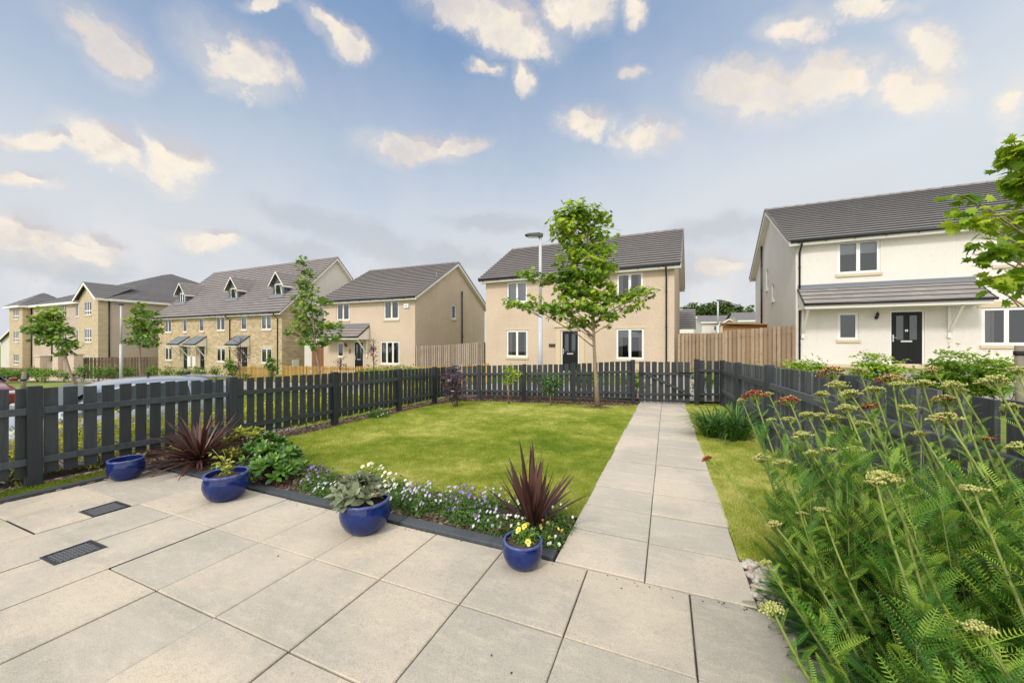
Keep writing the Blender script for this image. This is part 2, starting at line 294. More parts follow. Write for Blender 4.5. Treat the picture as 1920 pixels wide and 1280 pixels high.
t.set(Roughness=.14); t.p.inputs['Coat Weight'].default_value = .15; t.p.inputs['Specular IOR Level'].default_value = .4; t.p.inputs['Coat Roughness'].default_value = .08; t.bump(a, .08, .004)
t = NT('glaze_rim'); a = t.noise(30, 4, .6); t.col(t.mix(t.ramp(a, .35, .7), (.08, .11, .28), (.035, .05, .19))); t.set(Roughness=.25)
t = NT('drain_iron'); ch = t.noise(60, 3); tv = t.tint(); t.col(t.mix(t.ramp(tv, .5, .8), t.mix(ch, (.035, .035, .037), (.08, .08, .085)), t.mix(ch, (.14, .14, .145), (.26, .26, .265)))); t.set(Roughness=.5, Metallic=.3)
t = NT('pebble'); tv = t.tint(); n = t.noise(20, 3); col = t.mix(t.ramp(tv, 0, .5), (.44, .32, .23), (.50, .45, .38)); col = t.mix(t.ramp(tv, .5, 1), col, (.66, .60, .52)); t.col(t.mix(t.math('MULTIPLY', n, .3), col, (.33, .30, .27))); t.set(Roughness=.6)
t = NT('car_silver'); t.col((.44, .46, .49)); t.set(Metallic=.7, Roughness=.28); t.p.inputs['Coat Weight'].default_value = .7; n = t.noise(400, 2); t.bump(n, .02, .001)
t = NT('car_red'); t.col((.22, .02, .02)); t.set(Metallic=.2, Roughness=.22); t.p.inputs['Coat Weight'].default_value = 1
t = NT('car_glass'); t.col((.02, .03, .03)); t.set(Roughness=.05); t.p.inputs['Specular IOR Level'].default_value = .8
plain('lamp_red', (.35, .01, .01), .2); plain('lamp_clear', (.7, .72, .75), .15); plain('plaque', (.03, .025, .025), .4); plain('numeral', (.05, .045, .04), .5)
t = NT('mulch_mat'); tv = t.tint(); col = t.mix(t.ramp(tv, 0, .6), (.045, .028, .018), (.15, .095, .06)); t.col(t.mix(t.ramp(tv, .75, 1), col, (.36, .27, .19))); t.set(Roughness=.95)

# ------------------------------------------------------------------ mesh builder
class MB:
    def __init__(s): s.v = []; s.f = []; s.t = []; s.mi = []; s.inst = []; s.sm = []
    def add(s, verts, faces, tint=.5, mi=0, smooth=False):
        b = len(s.v); s.v.extend([tuple(map(float, p)) for p in verts])
        for f in faces: s.f.append([b + i for i in f]); s.t.append(tint); s.mi.append(mi); s.sm.append(smooth)
    def box(s, x0, x1, y0, y1, z0, z1, tint=.5, mi=0):
        v = [(x0,y0,z0),(x1,y0,z0),(x1,y1,z0),(x0,y1,z0),(x0,y0,z1),(x1,y0,z1),(x1,y1,z1),(x0,y1,z1)]
        s.add(v, [(0,3,2,1),(4,5,6,7),(0,1,5,4),(1,2,6,5),(2,3,7,6),(3,0,4,7)], tint, mi)
    def beam(s, a, b, w, h, up=(0,0,1), tint=.5, mi=0):      # box along a->b, w sideways, h along up
        a, b, up = Vector(a), Vector(b), Vector(up); d = (b - a).normalized(); sd_ = d.cross(up).normalized(); u2 = sd_.cross(d).normalized()
        v = []
        for p in (a, b):
            for i, j in ((-1,-1),(1,-1),(1,1),(-1,1)): v.append(p + sd_ * (i * w / 2) + u2 * (j * h / 2))
        s.add(v, [(3,2,1,0),(4,5,6,7),(0,1,5,4),(1,2,6,5),(2,3,7,6),(3,0,4,7)], tint, mi)
    def prism(s, poly, axis, a, b, tint=.5, mi=0):          # poly of 2-tuples extruded along axis 'x','y','z'
        f = {'x': lambda p, t: (t, p[0], p[1]), 'y': lambda p, t: (p[0], t, p[1]), 'z': lambda p, t: (p[0], p[1], t)}[axis]
        n = len(poly); v = [f(p, a) for p in poly] + [f(p, b) for p in poly]
        s.add(v, [tuple(range(n)), tuple(range(2 * n - 1, n - 1, -1))] + [(i, i + n, (i + 1) % n + n, (i + 1) % n) for i in range(n)], tint, mi)
    def tube(s, pts, rad, n=8, tint=.5, mi=0, cap=True):
        pts = [Vector(p) for p in pts]; rad = rad if isinstance(rad, (list, tuple)) else [rad] * len(pts); v = []; prev = None
        for i, p in enumerate(pts):
            d = (pts[min(i + 1, len(pts) - 1)] - pts[max(i - 1, 0)]).normalized()
            if prev is None: prev = d.orthogonal().normalized()
            e1 = (prev - d * prev.dot(d)).normalized(); e2 = d.cross(e1); prev = e1
            for k in range(n):
                a = 2 * PI * k / n; v.append(p + (e1 * math.cos(a) + e2 * math.sin(a)) * rad[i])
        f = [(i * n + k, i * n + (k + 1) % n, (i + 1) * n + (k + 1) % n, (i + 1) * n + k) for i in range(len(pts) - 1) for k in range(n)]
        if cap: f += [tuple(range(n - 1, -1, -1)), tuple((len(pts) - 1) * n + k for k in range(n))]
        s.add(v, f, tint, mi, True)
    def lathe(s, prof, c=(0,0,0), n=40, tint=.5, mi=0, sx=1, sy=1):
        v = [(c[0] + r * math.cos(2 * PI * k / n) * sx, c[1] + r * math.sin(2 * PI * k / n) * sy, c[2] + z) for r, z in prof for k in range(n)]
        f = [(i * n + k, i * n + (k + 1) % n, (i + 1) * n + (k + 1) % n, (i + 1) * n + k) for i in range(len(prof) - 1) for k in range(n)]
        s.add(v, f, tint, mi, True)
    def instances(s, shape, P, M, tint, smooth=False):      # shape=(verts Nx3, faces); P Kx3; M Kx3x3 (columns = axes); tint K
        s.inst.append((np.asarray(shape[0], float), shape[1], np.asarray(P, float), np.asarray(M, float), np.asarray(tint, float), smooth))
    def build(s, name, mats, parent=None, bevel=0, loc=None, rz=None):
        V = [np.array(s.v, dtype=np.float64).reshape(-1, 3)]; loops = [np.fromiter((i for f in s.f for i in f), dtype=np.int64)]
        lens = [np.array([len(f) for f in s.f], dtype=np.int64)]; T = [np.array(s.t, dtype=np.float64)]; MI = [np.array(s.mi, dtype=np.int64)]; SM = [np.array(s.sm, dtype=bool)]
        base = len(s.v)
        for sv, sf, P, M, t, sm in s.inst:
            K, n = len(P), len(sv)
            if K == 0: continue
            W = np.einsum('kij,nj->kni', M, sv) + P[:, None, :]; V.append(W.reshape(-1, 3))
            fl = np.concatenate([np.array(f) for f in sf]); ln = np.array([len(f) for f in sf])
            loops.append((fl[None, :] + (base + np.arange(K) * n)[:, None]).reshape(-1)); lens.append(np.tile(ln, K))
            T.append(np.repeat(t, len(sf))); MI.append(np.zeros(K * len(sf), dtype=np.int64)); SM.append(np.full(K * len(sf), sm)); base += K * n
        V = np.concatenate(V); loops = np.concatenate(loops); lens = np.concatenate(lens); T = np.concatenate(T); MI = np.concatenate(MI); SM = np.concatenate(SM)
        me = bpy.data.meshes.new(name); me.vertices.add(len(V)); me.vertices.foreach_set('co', V.astype(np.float32).ravel())
        me.loops.add(len(loops)); me.loops.foreach_set('vertex_index', loops.astype(np.int32))
        me.polygons.add(len(lens)); starts = np.concatenate([[0], np.cumsum(lens)[:-1]]); me.polygons.foreach_set('loop_start', starts.astype(np.int32))
        me.polygons.foreach_set('material_index', MI.astype(np.int32)); me.polygons.foreach_set('use_smooth', SM)
        me.update(calc_edges=True)
        at_ = me.attributes.new('tint', 'FLOAT', 'FACE'); at_.data.foreach_set('value', T.astype(np.float32))
        if len(lens) < 60000 and not s.inst:                   # planar UVs in metres
            nrm = np.empty(len(lens) * 3, dtype=np.float32); me.polygons.foreach_get('normal', nrm); nrm = nrm.reshape(-1, 3)
            ln = np.repeat(nrm, lens, axis=0); co = V[loops]; slope = np.sqrt(np.maximum(1e-6, 1 - ln[:, 0] ** 2))
            uv = np.stack([co[:, 0], co[:, 1]], 1)
            sx = np.abs(ln[:, 0]) > .7; flat = (np.abs(ln[:, 2]) > .95) & ~sx; oth = ~sx & ~flat
            uv[sx] = np.stack([co[sx, 1], co[sx, 2]], 1)
            nz = np.abs(ln[:, 2]); steep = oth & (nz < .3); roofm = oth & ~steep
            uv[steep] = np.stack([co[steep, 0], co[steep, 2]], 1); uv[roofm] = np.stack([co[roofm, 0], co[roofm, 2] / np.sqrt(np.maximum(.05, 1 - nz[roofm] ** 2))], 1)
            ul = me.uv_layers.new(name='UVMap'); ul.data.foreach_set('uv', uv.astype(np.float32).ravel())
        for m in ([mats] if isinstance(mats, str) else mats): me.materials.append(MATS[m])
        o = bpy.data.objects.new(name, me); COL.objects.link(o)
        if parent is not None: o.parent = parent
        if loc is not None: o.location = loc
        if rz is not None: o.rotation_euler = (0, 0, rz)
        if bevel:
            b = o.modifiers.new('bevel', 'BEVEL'); b.width = bevel; b.segments = 2; b.limit_method = 'ANGLE'; b.angle_limit = R_(40)
        return o
def thing(name, label, cat, loc=(0,0,0), rz=0, group=None):
    o = bpy.data.objects.new(name, None); COL.objects.link(o); o.location = tuple(map(float, loc)); o.rotation_euler = (0, 0, rz); o.empty_display_size = .2
    return tag(o, label, cat, group)
def tag(o, label, cat, group=None, kind=None):
    o['label'] = label; o['category'] = cat
    if group: o['group'] = group
    if kind: o['kind'] = kind
    return o
def struct(o): o['kind'] = 'structure'; return o
def rot_from(fwd, up):       # arrays Kx3 -> matrices with columns x, y(fwd), z(up)
    f = fwd / np.linalg.norm(fwd, axis=1, keepdims=True); x = np.cross(f, up); x /= np.maximum(1e-6, np.linalg.norm(x, axis=1, keepdims=True)); u = np.cross(x, f)
    return np.stack([x, f, u], axis=2)

# ------------------------------------------------------------------ terrain
SL = .0254
def gp(x, y): return -SL * y            # the garden falls gently away from the house
ZA = ([-120,-90,-50,-42,-30,-20,-9,-6,0,1.5,6,12,40], [-3,-2.2,-1.75,-1.45,-1.15,-.98,-.75,-.40,-.33,-.30,0,.3,.8])
ZB = ([-120,-90,-62,-50,-42,-31,-20,-12,-9,-4.5,.3,5,12,40], [-4,-3,-2.4,-2.3,-1.7,-1.2,-.80,-.65,-.45,-.2,-.08,.40,.5,1.2])
ZN = ([-120,-90,-45,-20,-9,-7.4,-6.05], [-3,-2.2,-1.5,-.98,-.88,-.75,0])
def gz(x, y):
    if y <= 11.3:
        if -6.1 <= x <= 1.6: return gp(x, y)
        if x < -6.1:
            a = float(np.interp(x, *ZN))
            if x > -7.4: t = (-6.1 - x) / 1.3; return gp(x, y) * (1 - t) + t * -.75
            w = min(1, max(0, (y - 7) / 4.3)); return a * (1 - w) + w * float(np.interp(x, *ZA))
        z0 = gp(x, y); t = min(1, (x - 1.6) / 4.4); w = min(1, max(0, y / 11.3)); return z0 * (1 - t) + t * (.05 + (float(np.interp(x, *ZA)) - .05) * w)
    a, b = float(np.interp(x, *ZA)), float(np.interp(x, *ZB)); t = min(1, (y - 11.3) / 6.7); r = a * (1 - t) + b * t
    if y > 28: r += (y - 28) * .022 * min(1, max(0, (x + 12) / 14)) * (1 if y < 120 else 120 / y)
    return r
def sheet(name, xs, ys, off, mat, zf=gz, inside=None):
    m = MB(); nx, ny = len(xs), len(ys)
    v = [(x, y, zf(x, y) + (off(x, y) if callable(off) else off)) for y in ys for x in xs]
    f = [(j * nx + i, j * nx + i + 1, (j + 1) * nx + i + 1, (j + 1) * nx + i) for j in range(ny - 1) for i in range(nx - 1)]
    m.add(v, f, .5, 0, True); return m.build(name, mat)
def rng(a, b, st): n = max(1, int(round((b - a) / st))); return [a + (b - a) * i / n for i in range(n + 1)]
gx = sorted(set([round(x, 3) for x in [-900,-500,-300,-200,-150,-120] + rng(-100,-20,4) + rng(-20,-8,1) + rng(-8,3,.25) + rng(3,14,1) + rng(14,60,4) + [100,180,300,600,900]]))
gy = sorted(set([round(y, 3) for y in [-60,-30,-12,-6,-3,-1] + rng(0,12,.5) + rng(12,30,1) + rng(30,100,5) + [130,180,260,400,700,1200]]))
struct(sheet('ground', gx, gy, lambda x, y: -.07 if (-6.3 < x < 1.7 and y < 11.6) else 0.0, 'ground_green'))
# garden surfaces, each a sheet over the falling plane
def patch(name, x0, x1, y0, y1, off, mat, st=1.0):
    return sheet(name, rng(x0, x1, st), rng(y0, y1, st), off, mat, gp)
struct(patch('soil_bed', -6.15, -5.35, -1.5, 9.7, -.012, 'soil', .25)); struct(patch('flower_bed', -5.75, -.72, 2.50, 3.35, -.004, 'soil', .2))
struct(patch('soil_strip', -6.15, 1.45, 9.3, 11.6, -.03, 'soil', .3))
struct(patch('border_soil', .9, 1.7, .0, 3.3, -.03, 'soil', .3))
# lawn with a slightly wavy edge
def lawn_poly():
    L = [(-5.58 + .05 * math.sin(y * 3.1) + (max(0, y - 7) * .12), y) for y in rng(3.1, 8.9, .3)]
    T = [(x, 9.05 + (x + 5.2) * .262 + .04 * math.sin(x * 4) - .08) for x in rng(-5.1, -.9, .3)]
    Rr = [(-.688 + random.uniform(-.012, .012), y) for y in rng(10.4, 3.15, .12)]
    B = [(x, 3.12 + .07 * math.sin(x * 2.7) + .05 * math.sin(x * 7)) for x in rng(-.9, -5.4, -.3)] if False else [(-.9 - .3 * i, 3.12 + .07 * math.sin(i * .8) + .04 * math.sin(i * 2.1)) for i in range(16)]
    return L + T + Rr + B
LP = lawn_poly()
m = MB(); m.add([(x, y, gp(x, y) + .006) for x, y in LP], [tuple(range(len(LP)))[::-1]]); struct(m.build('lawn', 'lawn'))
RP = [(.462, 2.95), (.462, 11.1), (1.36, 11.2), (1.36, 2.9)]
m = MB(); m.add([(x, y, gp(x, y) + .006) for x, y in RP], [(3, 2, 1, 0)]); struct(m.build('lawn_strip', 'lawn'))
GP_ = [(-5.93, -1.5), (-5.60, -1.5), (-5.60, 2.42), (-5.86, 2.3)]
m = MB(); m.add([(x, y, gp(x, y) + .010) for x, y in GP_], [(0, 1, 2, 3)]); struct(m.build('lawn_edge', 'lawn'))
def inpoly(px, py, poly):
    c = np.zeros(len(px), bool); n = len(poly); j = n - 1
    for i in range(n):
        xi, yi = poly[i]; xj, yj = poly[j]
        c ^= ((yi > py) != (yj > py)) & (px < (xj - xi) * (py - yi) / (yj - yi + 1e-12) + xi); j = i
    return c
_G = RNG.random((64, 64))
def vnoise(x, y, s):      # smooth value noise
    x, y = x * s + 100, y * s + 100; i, j = np.floor(x).astype(int), np.floor(y).astype(int); u, v = x - i, y - j; u, v = u * u * (3 - 2 * u), v * v * (3 - 2 * v)
    g = lambda a, b: _G[a % 64, b % 64]
    return (g(i, j) * (1 - u) + g(i + 1, j) * u) * (1 - v) + (g(i, j + 1) * (1 - u) + g(i + 1, j + 1) * u) * v - .5
def grass(name, poly, dens, hgt, mat, zoff, label, patchy=True, zf=None, wid=.0042):
    xs = [p[0] for p in poly]; ys = [p[1] for p in poly]; A = (max(xs) - min(xs)) * (max(ys) - min(ys)); N = int(A * dens)
    x = RNG.uniform(min(xs), max(xs), N); y = RNG.uniform(min(ys), max(ys), N)
    dist = np.sqrt(x * x + y * y); keep = RNG.random(N) < np.clip((4.2 / np.maximum(dist, 1)) ** 1.3, .14, 1)
    k = inpoly(x, y, poly) & keep; x, y = x[k], y[k]; N = len(x); dist = dist[k]
    sc = np.clip(dist / 4.2, .8, 2.4) ** .8
    h = hgt * RNG.uniform(.5, 1.25, N); a = RNG.uniform(0, 2 * PI, N); tilt = RNG.uniform(.1, 1.15, N)
    f = np.stack([np.cos(a) * np.sin(tilt), np.sin(a) * np.sin(tilt), np.cos(tilt)], 1); up = np.stack([-np.sin(a), np.cos(a), np.zeros(N)], 1)
    M = rot_from(f, np.cross(f, up)); M[:, :, 1] *= h[:, None]; M[:, :, 2] *= h[:, None]; M[:, :, 0] *= (sc * wid)[:, None]
    blotch = 1.0 * vnoise(x, y, .9) + .9 * vnoise(y + 7, x, 2.3) + .8 * vnoise(x + 3, y + 9, 5.5) + .7 * vnoise(x, y + 5, 13)
    t = np.clip(.50 + .42 * blotch + RNG.normal(0, .17, N), 0, 1)
    z = (gp(x, y) if zf is None else np.array([zf(a_, b_) for a_, b_ in zip(x, y)])) + zoff
    m = MB(); m.instances((np.array([(-.5, 0, 0), (.5, 0, 0), (.28, .6, .06), (0, 1, .22), (-.28, .6, .06)]), [(0, 1, 2, 3, 4)]), np.stack([x, y, z], 1), M, t)
    return tag(m.build(name, mat), label, 'grass', kind='stuff')
grass('lawn_grass', LP, 23000, .026, 'grass_blade', .004, 'short patchy yellow green grass of the main garden lawn')
grass('lawn_grass', RP, 22000, .028, 'grass_blade', .004, 'short grass of the narrow strip between path and right fence')
grass('lawn_grass', [(-5.93, .4), (-5.60, .4), (-5.60, 2.4), (-5.86, 2.3)], 24000, .035, 'grass_verge', .006, 'bright green grass sliver between left fence soil and patio edging')
# patio and path: every slab modelled with a joint round it
def slab(m, x0, x1, y0, y1, zt, g=.0040, gxx=None, dzr=.003, th=.045, rz=0, tintv=None):
    j = lambda: random.uniform(-.0012, .0012)
    gxx = g if gxx is None else gxx; x0 += gxx + j(); x1 -= gxx + j(); y0 += g + j(); y1 -= g + j(); b = .0045; dz = random.uniform(-dzr, dzr); tx = random.uniform(-.0012, .0012); t = random.random() if tintv is None else tintv
    z = lambda x, y: gp(x, y) + zt + dz + tx * (x - x0)
    v = [(x0, y0, z(x0,y0) - th), (x1, y0, z(x1,y0) - th), (x1, y1, z(x1,y1) - th), (x0, y1, z(x0,y1) - th), (x0, y0, z(x0,y0) - b), (x1, y0, z(x1,y0) - b), (x1, y1, z(x1,y1) - b), (x0, y1, z(x0,y1) - b),
         (x0+b, y0+b, z(x0,y0)), (x1-b, y0+b, z(x1,y0)), (x1-b, y1-b, z(x1,y1)), (x0+b, y1-b, z(x0,y1))]
    m.add(v, [(0,1,5,4),(1,2,6,5),(2,3,7,6),(3,0,4,7),(4,5,9,8),(5,6,10,9),(6,7,11,10),(7,4,8,11),(8,9,10,11)], t)
m = MB()
YR = [2.418, 1.800, 1.205, .600, -.01, -.62, -1.23]
XM = [-5.50, -4.95, -4.39, -3.84, -3.29, -2.745, -2.195, -1.635, -1.07, -.475, .125, .735, 1.0]
DR = [(-4.65, -4.40, 1.51, 1.75), (-3.88, -3.65, 1.08, 1.325)]
for j in range(len(YR) - 1):
    for i in range(len(XM) - 1):
        x0, x1, y1, y0 = XM[i], XM[i + 1], YR[j], YR[j + 1]
        hit = [d for d in DR if d[0] < x1 and d[1] > x0 and d[2] < y1 and d[3] > y0]
        if not hit: slab(m, x0, x1, y0, y1, .012); continue
        tv = random.random(); d = hit[0]; a, b, c, e = max(x0, d[0]), min(x1, d[1]), max(y0, d[2]), min(y1, d[3])
        gg = .005
        def piece(p0, p1, q0, q1):      # cut slab: no chamfer where it meets itself
            if p1 - p0 > .01 and q1 - q0 > .01: m.add([(p0,q0,gp(p0,q0)+.0115),(p1,q0,gp(p1,q0)+.0115),(p1,q1,gp(p1,q1)+.0115),(p0,q1,gp(p0,q1)+.0115)], [(0,1,2,3)], tv)
        piece(x0+gg, x1-gg, e, y1-gg); piece(x0+gg, x1-gg, y0+gg, c); piece(x0+gg, a, c, e); piece(b, x1-gg, c, e)
struct(m.build('patio', 'slab')); struct(patch('patio_joint', -5.52, 1.0, -1.3, 2.43, -.006, 'joint'))
m = MB(); y = 2.425
k = 0
while y < 11.25:
    y1 = y + .5155
    y1 = min(y1, 11.42)
    slab(m, -.70 + (random.uniform(-.012, .012) if k else 0), -.125, y, y1, .014, .010, .003, .006); slab(m, -.125, .47 + (random.uniform(-.012, .012) if k else 0), y + .0, y1, .014, .010, .003, .006); y = y1; k += 1
struct(m.build('garden_path', 'path_slab')); struct(patch('path_joint', -.69, .46, 2.43, 11.4, -.004, 'joint'))
# streets, verges and pavements beyond the fences
struct(sheet('road', rng(-60,-12,4) + [], rng(-2, 6.2, 1), .02, 'asphalt'))
struct(sheet('parking_bay', rng(-12,-7.5,.5), rng(-1, 6.9, .5), .025, 'pavement_mat'))
struct(sheet('pavement', rng(-80,12,1), rng(11.75, 13.9, .5), .035, 'pavement_mat'))
struct(sheet('house_path', rng(-.9,1.1,.5), rng(13.95, 17.9, .5), .035, 'pavement_mat'))
struct(sheet('house_path', rng(2.5,16,.5), rng(11.9, 16.9, .5), .045, 'pavement_mat'))
m = MB()
for i in range(48): x = -60 + i; m.beam((x, 6.25, gz(x, 6.25) + .03), (x + .98, 6.25, gz(x + 1, 6.25) + .03), .12, .16, tint=random.random())
struct(m.build('kerb', 'kerb'))
m = MB()
for i in range(92): x = -80 + i; m.beam((x, 13.98, gz(x, 13.98) + .03), (x + .98, 13.98, gz(x + 1, 13.98) + .03), .08, .10, tint=random.random())
struct(m.build('kerb', 'kerb'))
VG = [(-26, 6.4), (-6.5, 7.5), (-6.5, 11.6), (-26, 11.6)]
grass('verge_grass', VG, 900, .05, 'grass_verge', .01, 'green grass verge by the road beyond the left fence', zf=gz, wid=.02)
# drain covers
for (x0, x1, y0, y1), lb in zip(DR, ('cast iron drain cover set into the patio, the farther one', 'cast iron drain cover set into the patio, the nearer one')):
    cx_, cy_ = (x0 + x1) / 2, (y0 + y1) / 2; th_ = thing('drain_cover', lb, 'drain cover', (cx_, cy_, gp(cx_, cy_) + .012), 0, 'drain covers in the patio')
    w, h = (x1 - x0) / 2, (y1 - y0) / 2; m = MB()
    for a in ((-w,w,-h,-h+.014),(-w,w,h-.014,h),(-w,-w+.014,-h+.014,h-.014),(w-.014,w,-h+.014,h-.014)): m.box(*a, -.03, .004)
    m.build('frame', 'drain_iron', th_); m = MB(); m.box(-w+.017, w-.017, -h+.017, h-.017, -.03, -.001)
    for q in range(-9, 10):            # raised criss-cross tread
        for sgn in (1, -1):
            c = q * .036; pts = []
            for t_ in np.linspace(-.4, .4, 161):
                X, Y = t_, sgn * t_ + c
                if abs(X) < w - .024 and abs(Y) < h - .024: pts.append((X, Y))
            if len(pts) > 2: m.beam((*pts[0], .0005), (*pts[-1], .0005), .006, .004, tint=.8)
    m.build('cover_plate', 'drain_iron', th_)
# timber edging boards
th_ = thing('timber_edging', 'dark grey timber edging along the flower bed at the back of the patio', 'edging', (0, 2.48, gp(0, 2.48)))
for a, b in ((-5.62, -3.9), (-3.895, -2.0), (-1.995, -.71)):
    m = MB(); v = lambda x, y, z: (x, y, z)
    m.box(a, b, -.052, .048, -.06, .035, random.random()); m.build('board', 'edging', th_, .004)
th_ = thing('timber_edging', 'dark grey timber edging along the left side of the patio', 'edging', (-5.575, 0, 0))
for a, b in ((-1.4, .9), (.905, 2.42)):
    m = MB(); m.beam((0, a, gp(0, a) - .01), (-.02, b, gp(0, b) - .01), .09, .085, tint=random.random()); m.build('board', 'edging', th_, .004)
# pebbles
m = MB(); P = []; 
for i in range(520):
    x = random.uniform(.48, 1.15); y = random.uniform(2.44, 2.96); P.append((x, y, gp(x, y) + random.uniform(-.004, .022)))
bm_v = []; bm_f = []
nu, nv = 8, 5
for j in range(nv + 1):
    for i in range(nu): th2 = PI * j / nv; ph = 2 * PI * i / nu; bm_v.append((math.sin(th2) * math.cos(ph), math.sin(th2) * math.sin(ph), math.cos(th2)))
for j in range(nv):
    for i in range(nu): bm_f.append((j * nu + i, (j + 1) * nu + i, (j + 1) * nu + (i + 1) % nu, j * nu + (i + 1) % nu))
SPH = (np.array(bm_v), bm_f)
def scale_rot(n, s3, rnd=1):
    a = RNG.uniform(0, 2 * PI, n); ca, sa = np.cos(a), np.sin(a); M = np.zeros((n, 3, 3)); M[:, 0, 0] = ca; M[:, 0, 1] = -sa; M[:, 1, 0] = sa; M[:, 1, 1] = ca; M[:, 2, 2] = 1
    return M * s3[:, None, :]
s3 = np.stack([RNG.uniform(.018, .034, 520), RNG.uniform(.013, .024, 520), RNG.uniform(.009, .017, 520)], 1)
m.instances(SPH, P, scale_rot(520, s3), RNG.random(520), True)
tag(m.build('pebbles', 'pebble'), 'rounded pale pebbles beside the path under the yarrow', 'pebbles', kind='stuff')
struct(patch('pebble_bed', .47, 1.2, 2.42, 2.98, -.006, 'joint'))

# mulch chips along the left fence and in the bed
def mulch(label, x0, x1, y0, y1, n):
    x = RNG.uniform(x0, x1, n); y = RNG.uniform(y0, y1, n); s3 = np.stack([RNG.uniform(.008,.03,n), RNG.uniform(.005,.014,n), RNG.uniform(.003,.009,n)],1); m = MB()
    m.instances((np.array([(-1,-1,-1),(1,-.8,-1),(1,1,-1),(-1,.7,-1),(-.8,-.8,1),(.8,-1,1),(1,.8,.7),(-.9,1,1)], float), [(4,5,6,7),(0,1,5,4),(1,2,6,5),(2,3,7,6),(3,0,4,7)]), np.stack([x, y, gp(x, y) + RNG.uniform(-.004, .012, n)], 1), scale_rot(n, s3), RNG.random(n))
    tag(m.build('mulch', 'mulch_mat'), label, 'mulch', kind='stuff')
mulch('brown bark and soil crumbs along the foot of the left fence', -6.05, -5.5, .6, 9.5, 5200); mulch('brown soil crumbs between the violas in the flower bed', -5.6, -.74, 2.54, 3.1, 3600); mulch('brown soil crumbs along the foot of the far fence', -5.4, -.76, 9.3, 11.0, 4600)

m = MB(); n = 80; x = RNG.uniform(-5.3, .6, n); y = np.where(RNG.random(n) < .85, 2.41 - RNG.exponential(.05, n), RNG.uniform(.6, 2.4, n)); 
m.instances(SPH, np.stack([x, y, gp(x, y) + .014], 1), scale_rot(n, np.stack([RNG.uniform(.002,.008,n), RNG.uniform(.002,.005,n), RNG.uniform(.001,.003,n)],1)), RNG.random(n) * .4, True)
tag(m.build('dirt_crumbs', 'mulch_mat'), 'dark crumbs of soil scattered on the patio near the edging', 'soil', kind='stuff')

# ------------------------------------------------------------------ fences
def fence(name, label, pts, out, pw, gap, mat, postw=.1, rails=(.27, .765), zf=gp, clear=.12, group=None, bev=.003, pmat=None, railh=.068, skip=()):
    """pts: (x, y, height) of posts; out=+1/-1 side of the pickets (left of travel = +1)"""
    th_ = thing(name, label, 'fence', (pts[0][0], pts[0][1], zf(pts[0][0], pts[0][1])), 0, group); O = Vector(th_.location)
    for i, (x, y, h) in enumerate(pts):
        if h <= 0 or i in skip: continue
        d = Vector((pts[min(i+1, len(pts)-1)][0] - pts[max(i-1,0)][0], pts[min(i+1, len(pts)-1)][1] - pts[max(i-1,0)][1], 0)).normalized()
        m = MB(); z = zf(x, y); b = Vector((x, y, z - .25)) - O; t = Vector((x + random.uniform(-.006,.006), y, z + h)) - O
        m.beam(b, t, postw, postw, up=tuple(d), tint=random.random()); m.build('post', pmat or mat, th_, bev)
    for i in range(len(pts) - 1):
        (x0, y0, h0), (x1, y1, h1) = pts[i], pts[i + 1]; h0, h1 = abs(h0), abs(h1)
        a = Vector((x0, y0, 0)); b = Vector((x1, y1, 0)); L = (b - a).length; d = (b - a) / L; n = Vector((-d.y, d.x, 0)) * out
        m = MB(); s = postw / 2 + gap * .6; first = True
        while s < L - postw / 2 + .01:
            w = pw * random.uniform(.97, 1.03); e = min(s + w, L + postw * .3); c = (s + e) / 2; f = c / L; p = a + d * c + n * .034; z = zf(p.x, p.y)
            h = (h0 * (1 - f) + h1 * f) - .025 + random.uniform(-.006, .006); lean = random.uniform(-.004, .004)
            m.beam(p + Vector((0, 0, z + clear + random.uniform(-.012,.012))) - O, p + d * lean + Vector((0, 0, z + h)) - O, e - s, .02, up=tuple(n), tint=random.random())
            s = e + gap * random.uniform(.85, 1.15)
        m.build('picket_panel', mat, th_, 0)
        for r in rails:
            za, zb = zf(x0, y0) + h0 * r, zf(x1, y1) + h1 * r; m = MB()
            m.beam(a + d * (postw / 2 - .002) - n * .0 + Vector((0, 0, za)) - O, b - d * (postw / 2 - .002) + Vector((0, 0, zb)) - O, .042, railh, tint=random.random()); m.build('rail', 'fence_dark_lit' if mat == 'fence_dark' else mat, th_, bev)
    return th_
LPP = [(-5.93,-1.85,1.03),(-5.93,-.1,1.02),(-5.90,1.61,1.02),(-5.83,3.42,1.0),(-5.73,5.14,.99),(-5.70,6.9,.98),(-5.68,8.3,.97),(-5.68,9.32,.97)]
fence('picket_fence', 'long dark grey picket fence along the left side of the lawn', LPP, 1, .100, .041, 'fence_dark', .1, (.262, .755), pmat='fence_post')
fence('picket_fence', 'dark grey picket fence across the far end of the lawn, left of the gate', [(-5.68,9.32,-.97),(-4.98,9.50,1.0),(-3.72,9.86,1.04),(-2.38,10.20,1.09),(-.845,10.61,1.20)], 1, .118, .034, 'fence_dark', .1, (.25, .73), pmat='fence_post')
fence('picket_fence', 'short dark picket fence panel between gate post and right corner', [(.74,11.06,1.24),(1.36,11.24,1.22)], 1, .13, .055, 'fence_dark', .1, (.25, .76), pmat='fence_post')
fence('picket_fence', 'weathered grey picket fence running along the right behind the yarrow', [(1.36,11.24,-1.22),(1.41,9.15,1.22),(1.40,6.5,1.25),(1.40,3.92,1.25),(1.40,1.6,1.25),(1.40,-.6,1.25)], 1, .138, .060, 'fence_grey', .105, (.33, .755), pmat='fence_post', railh=.085)
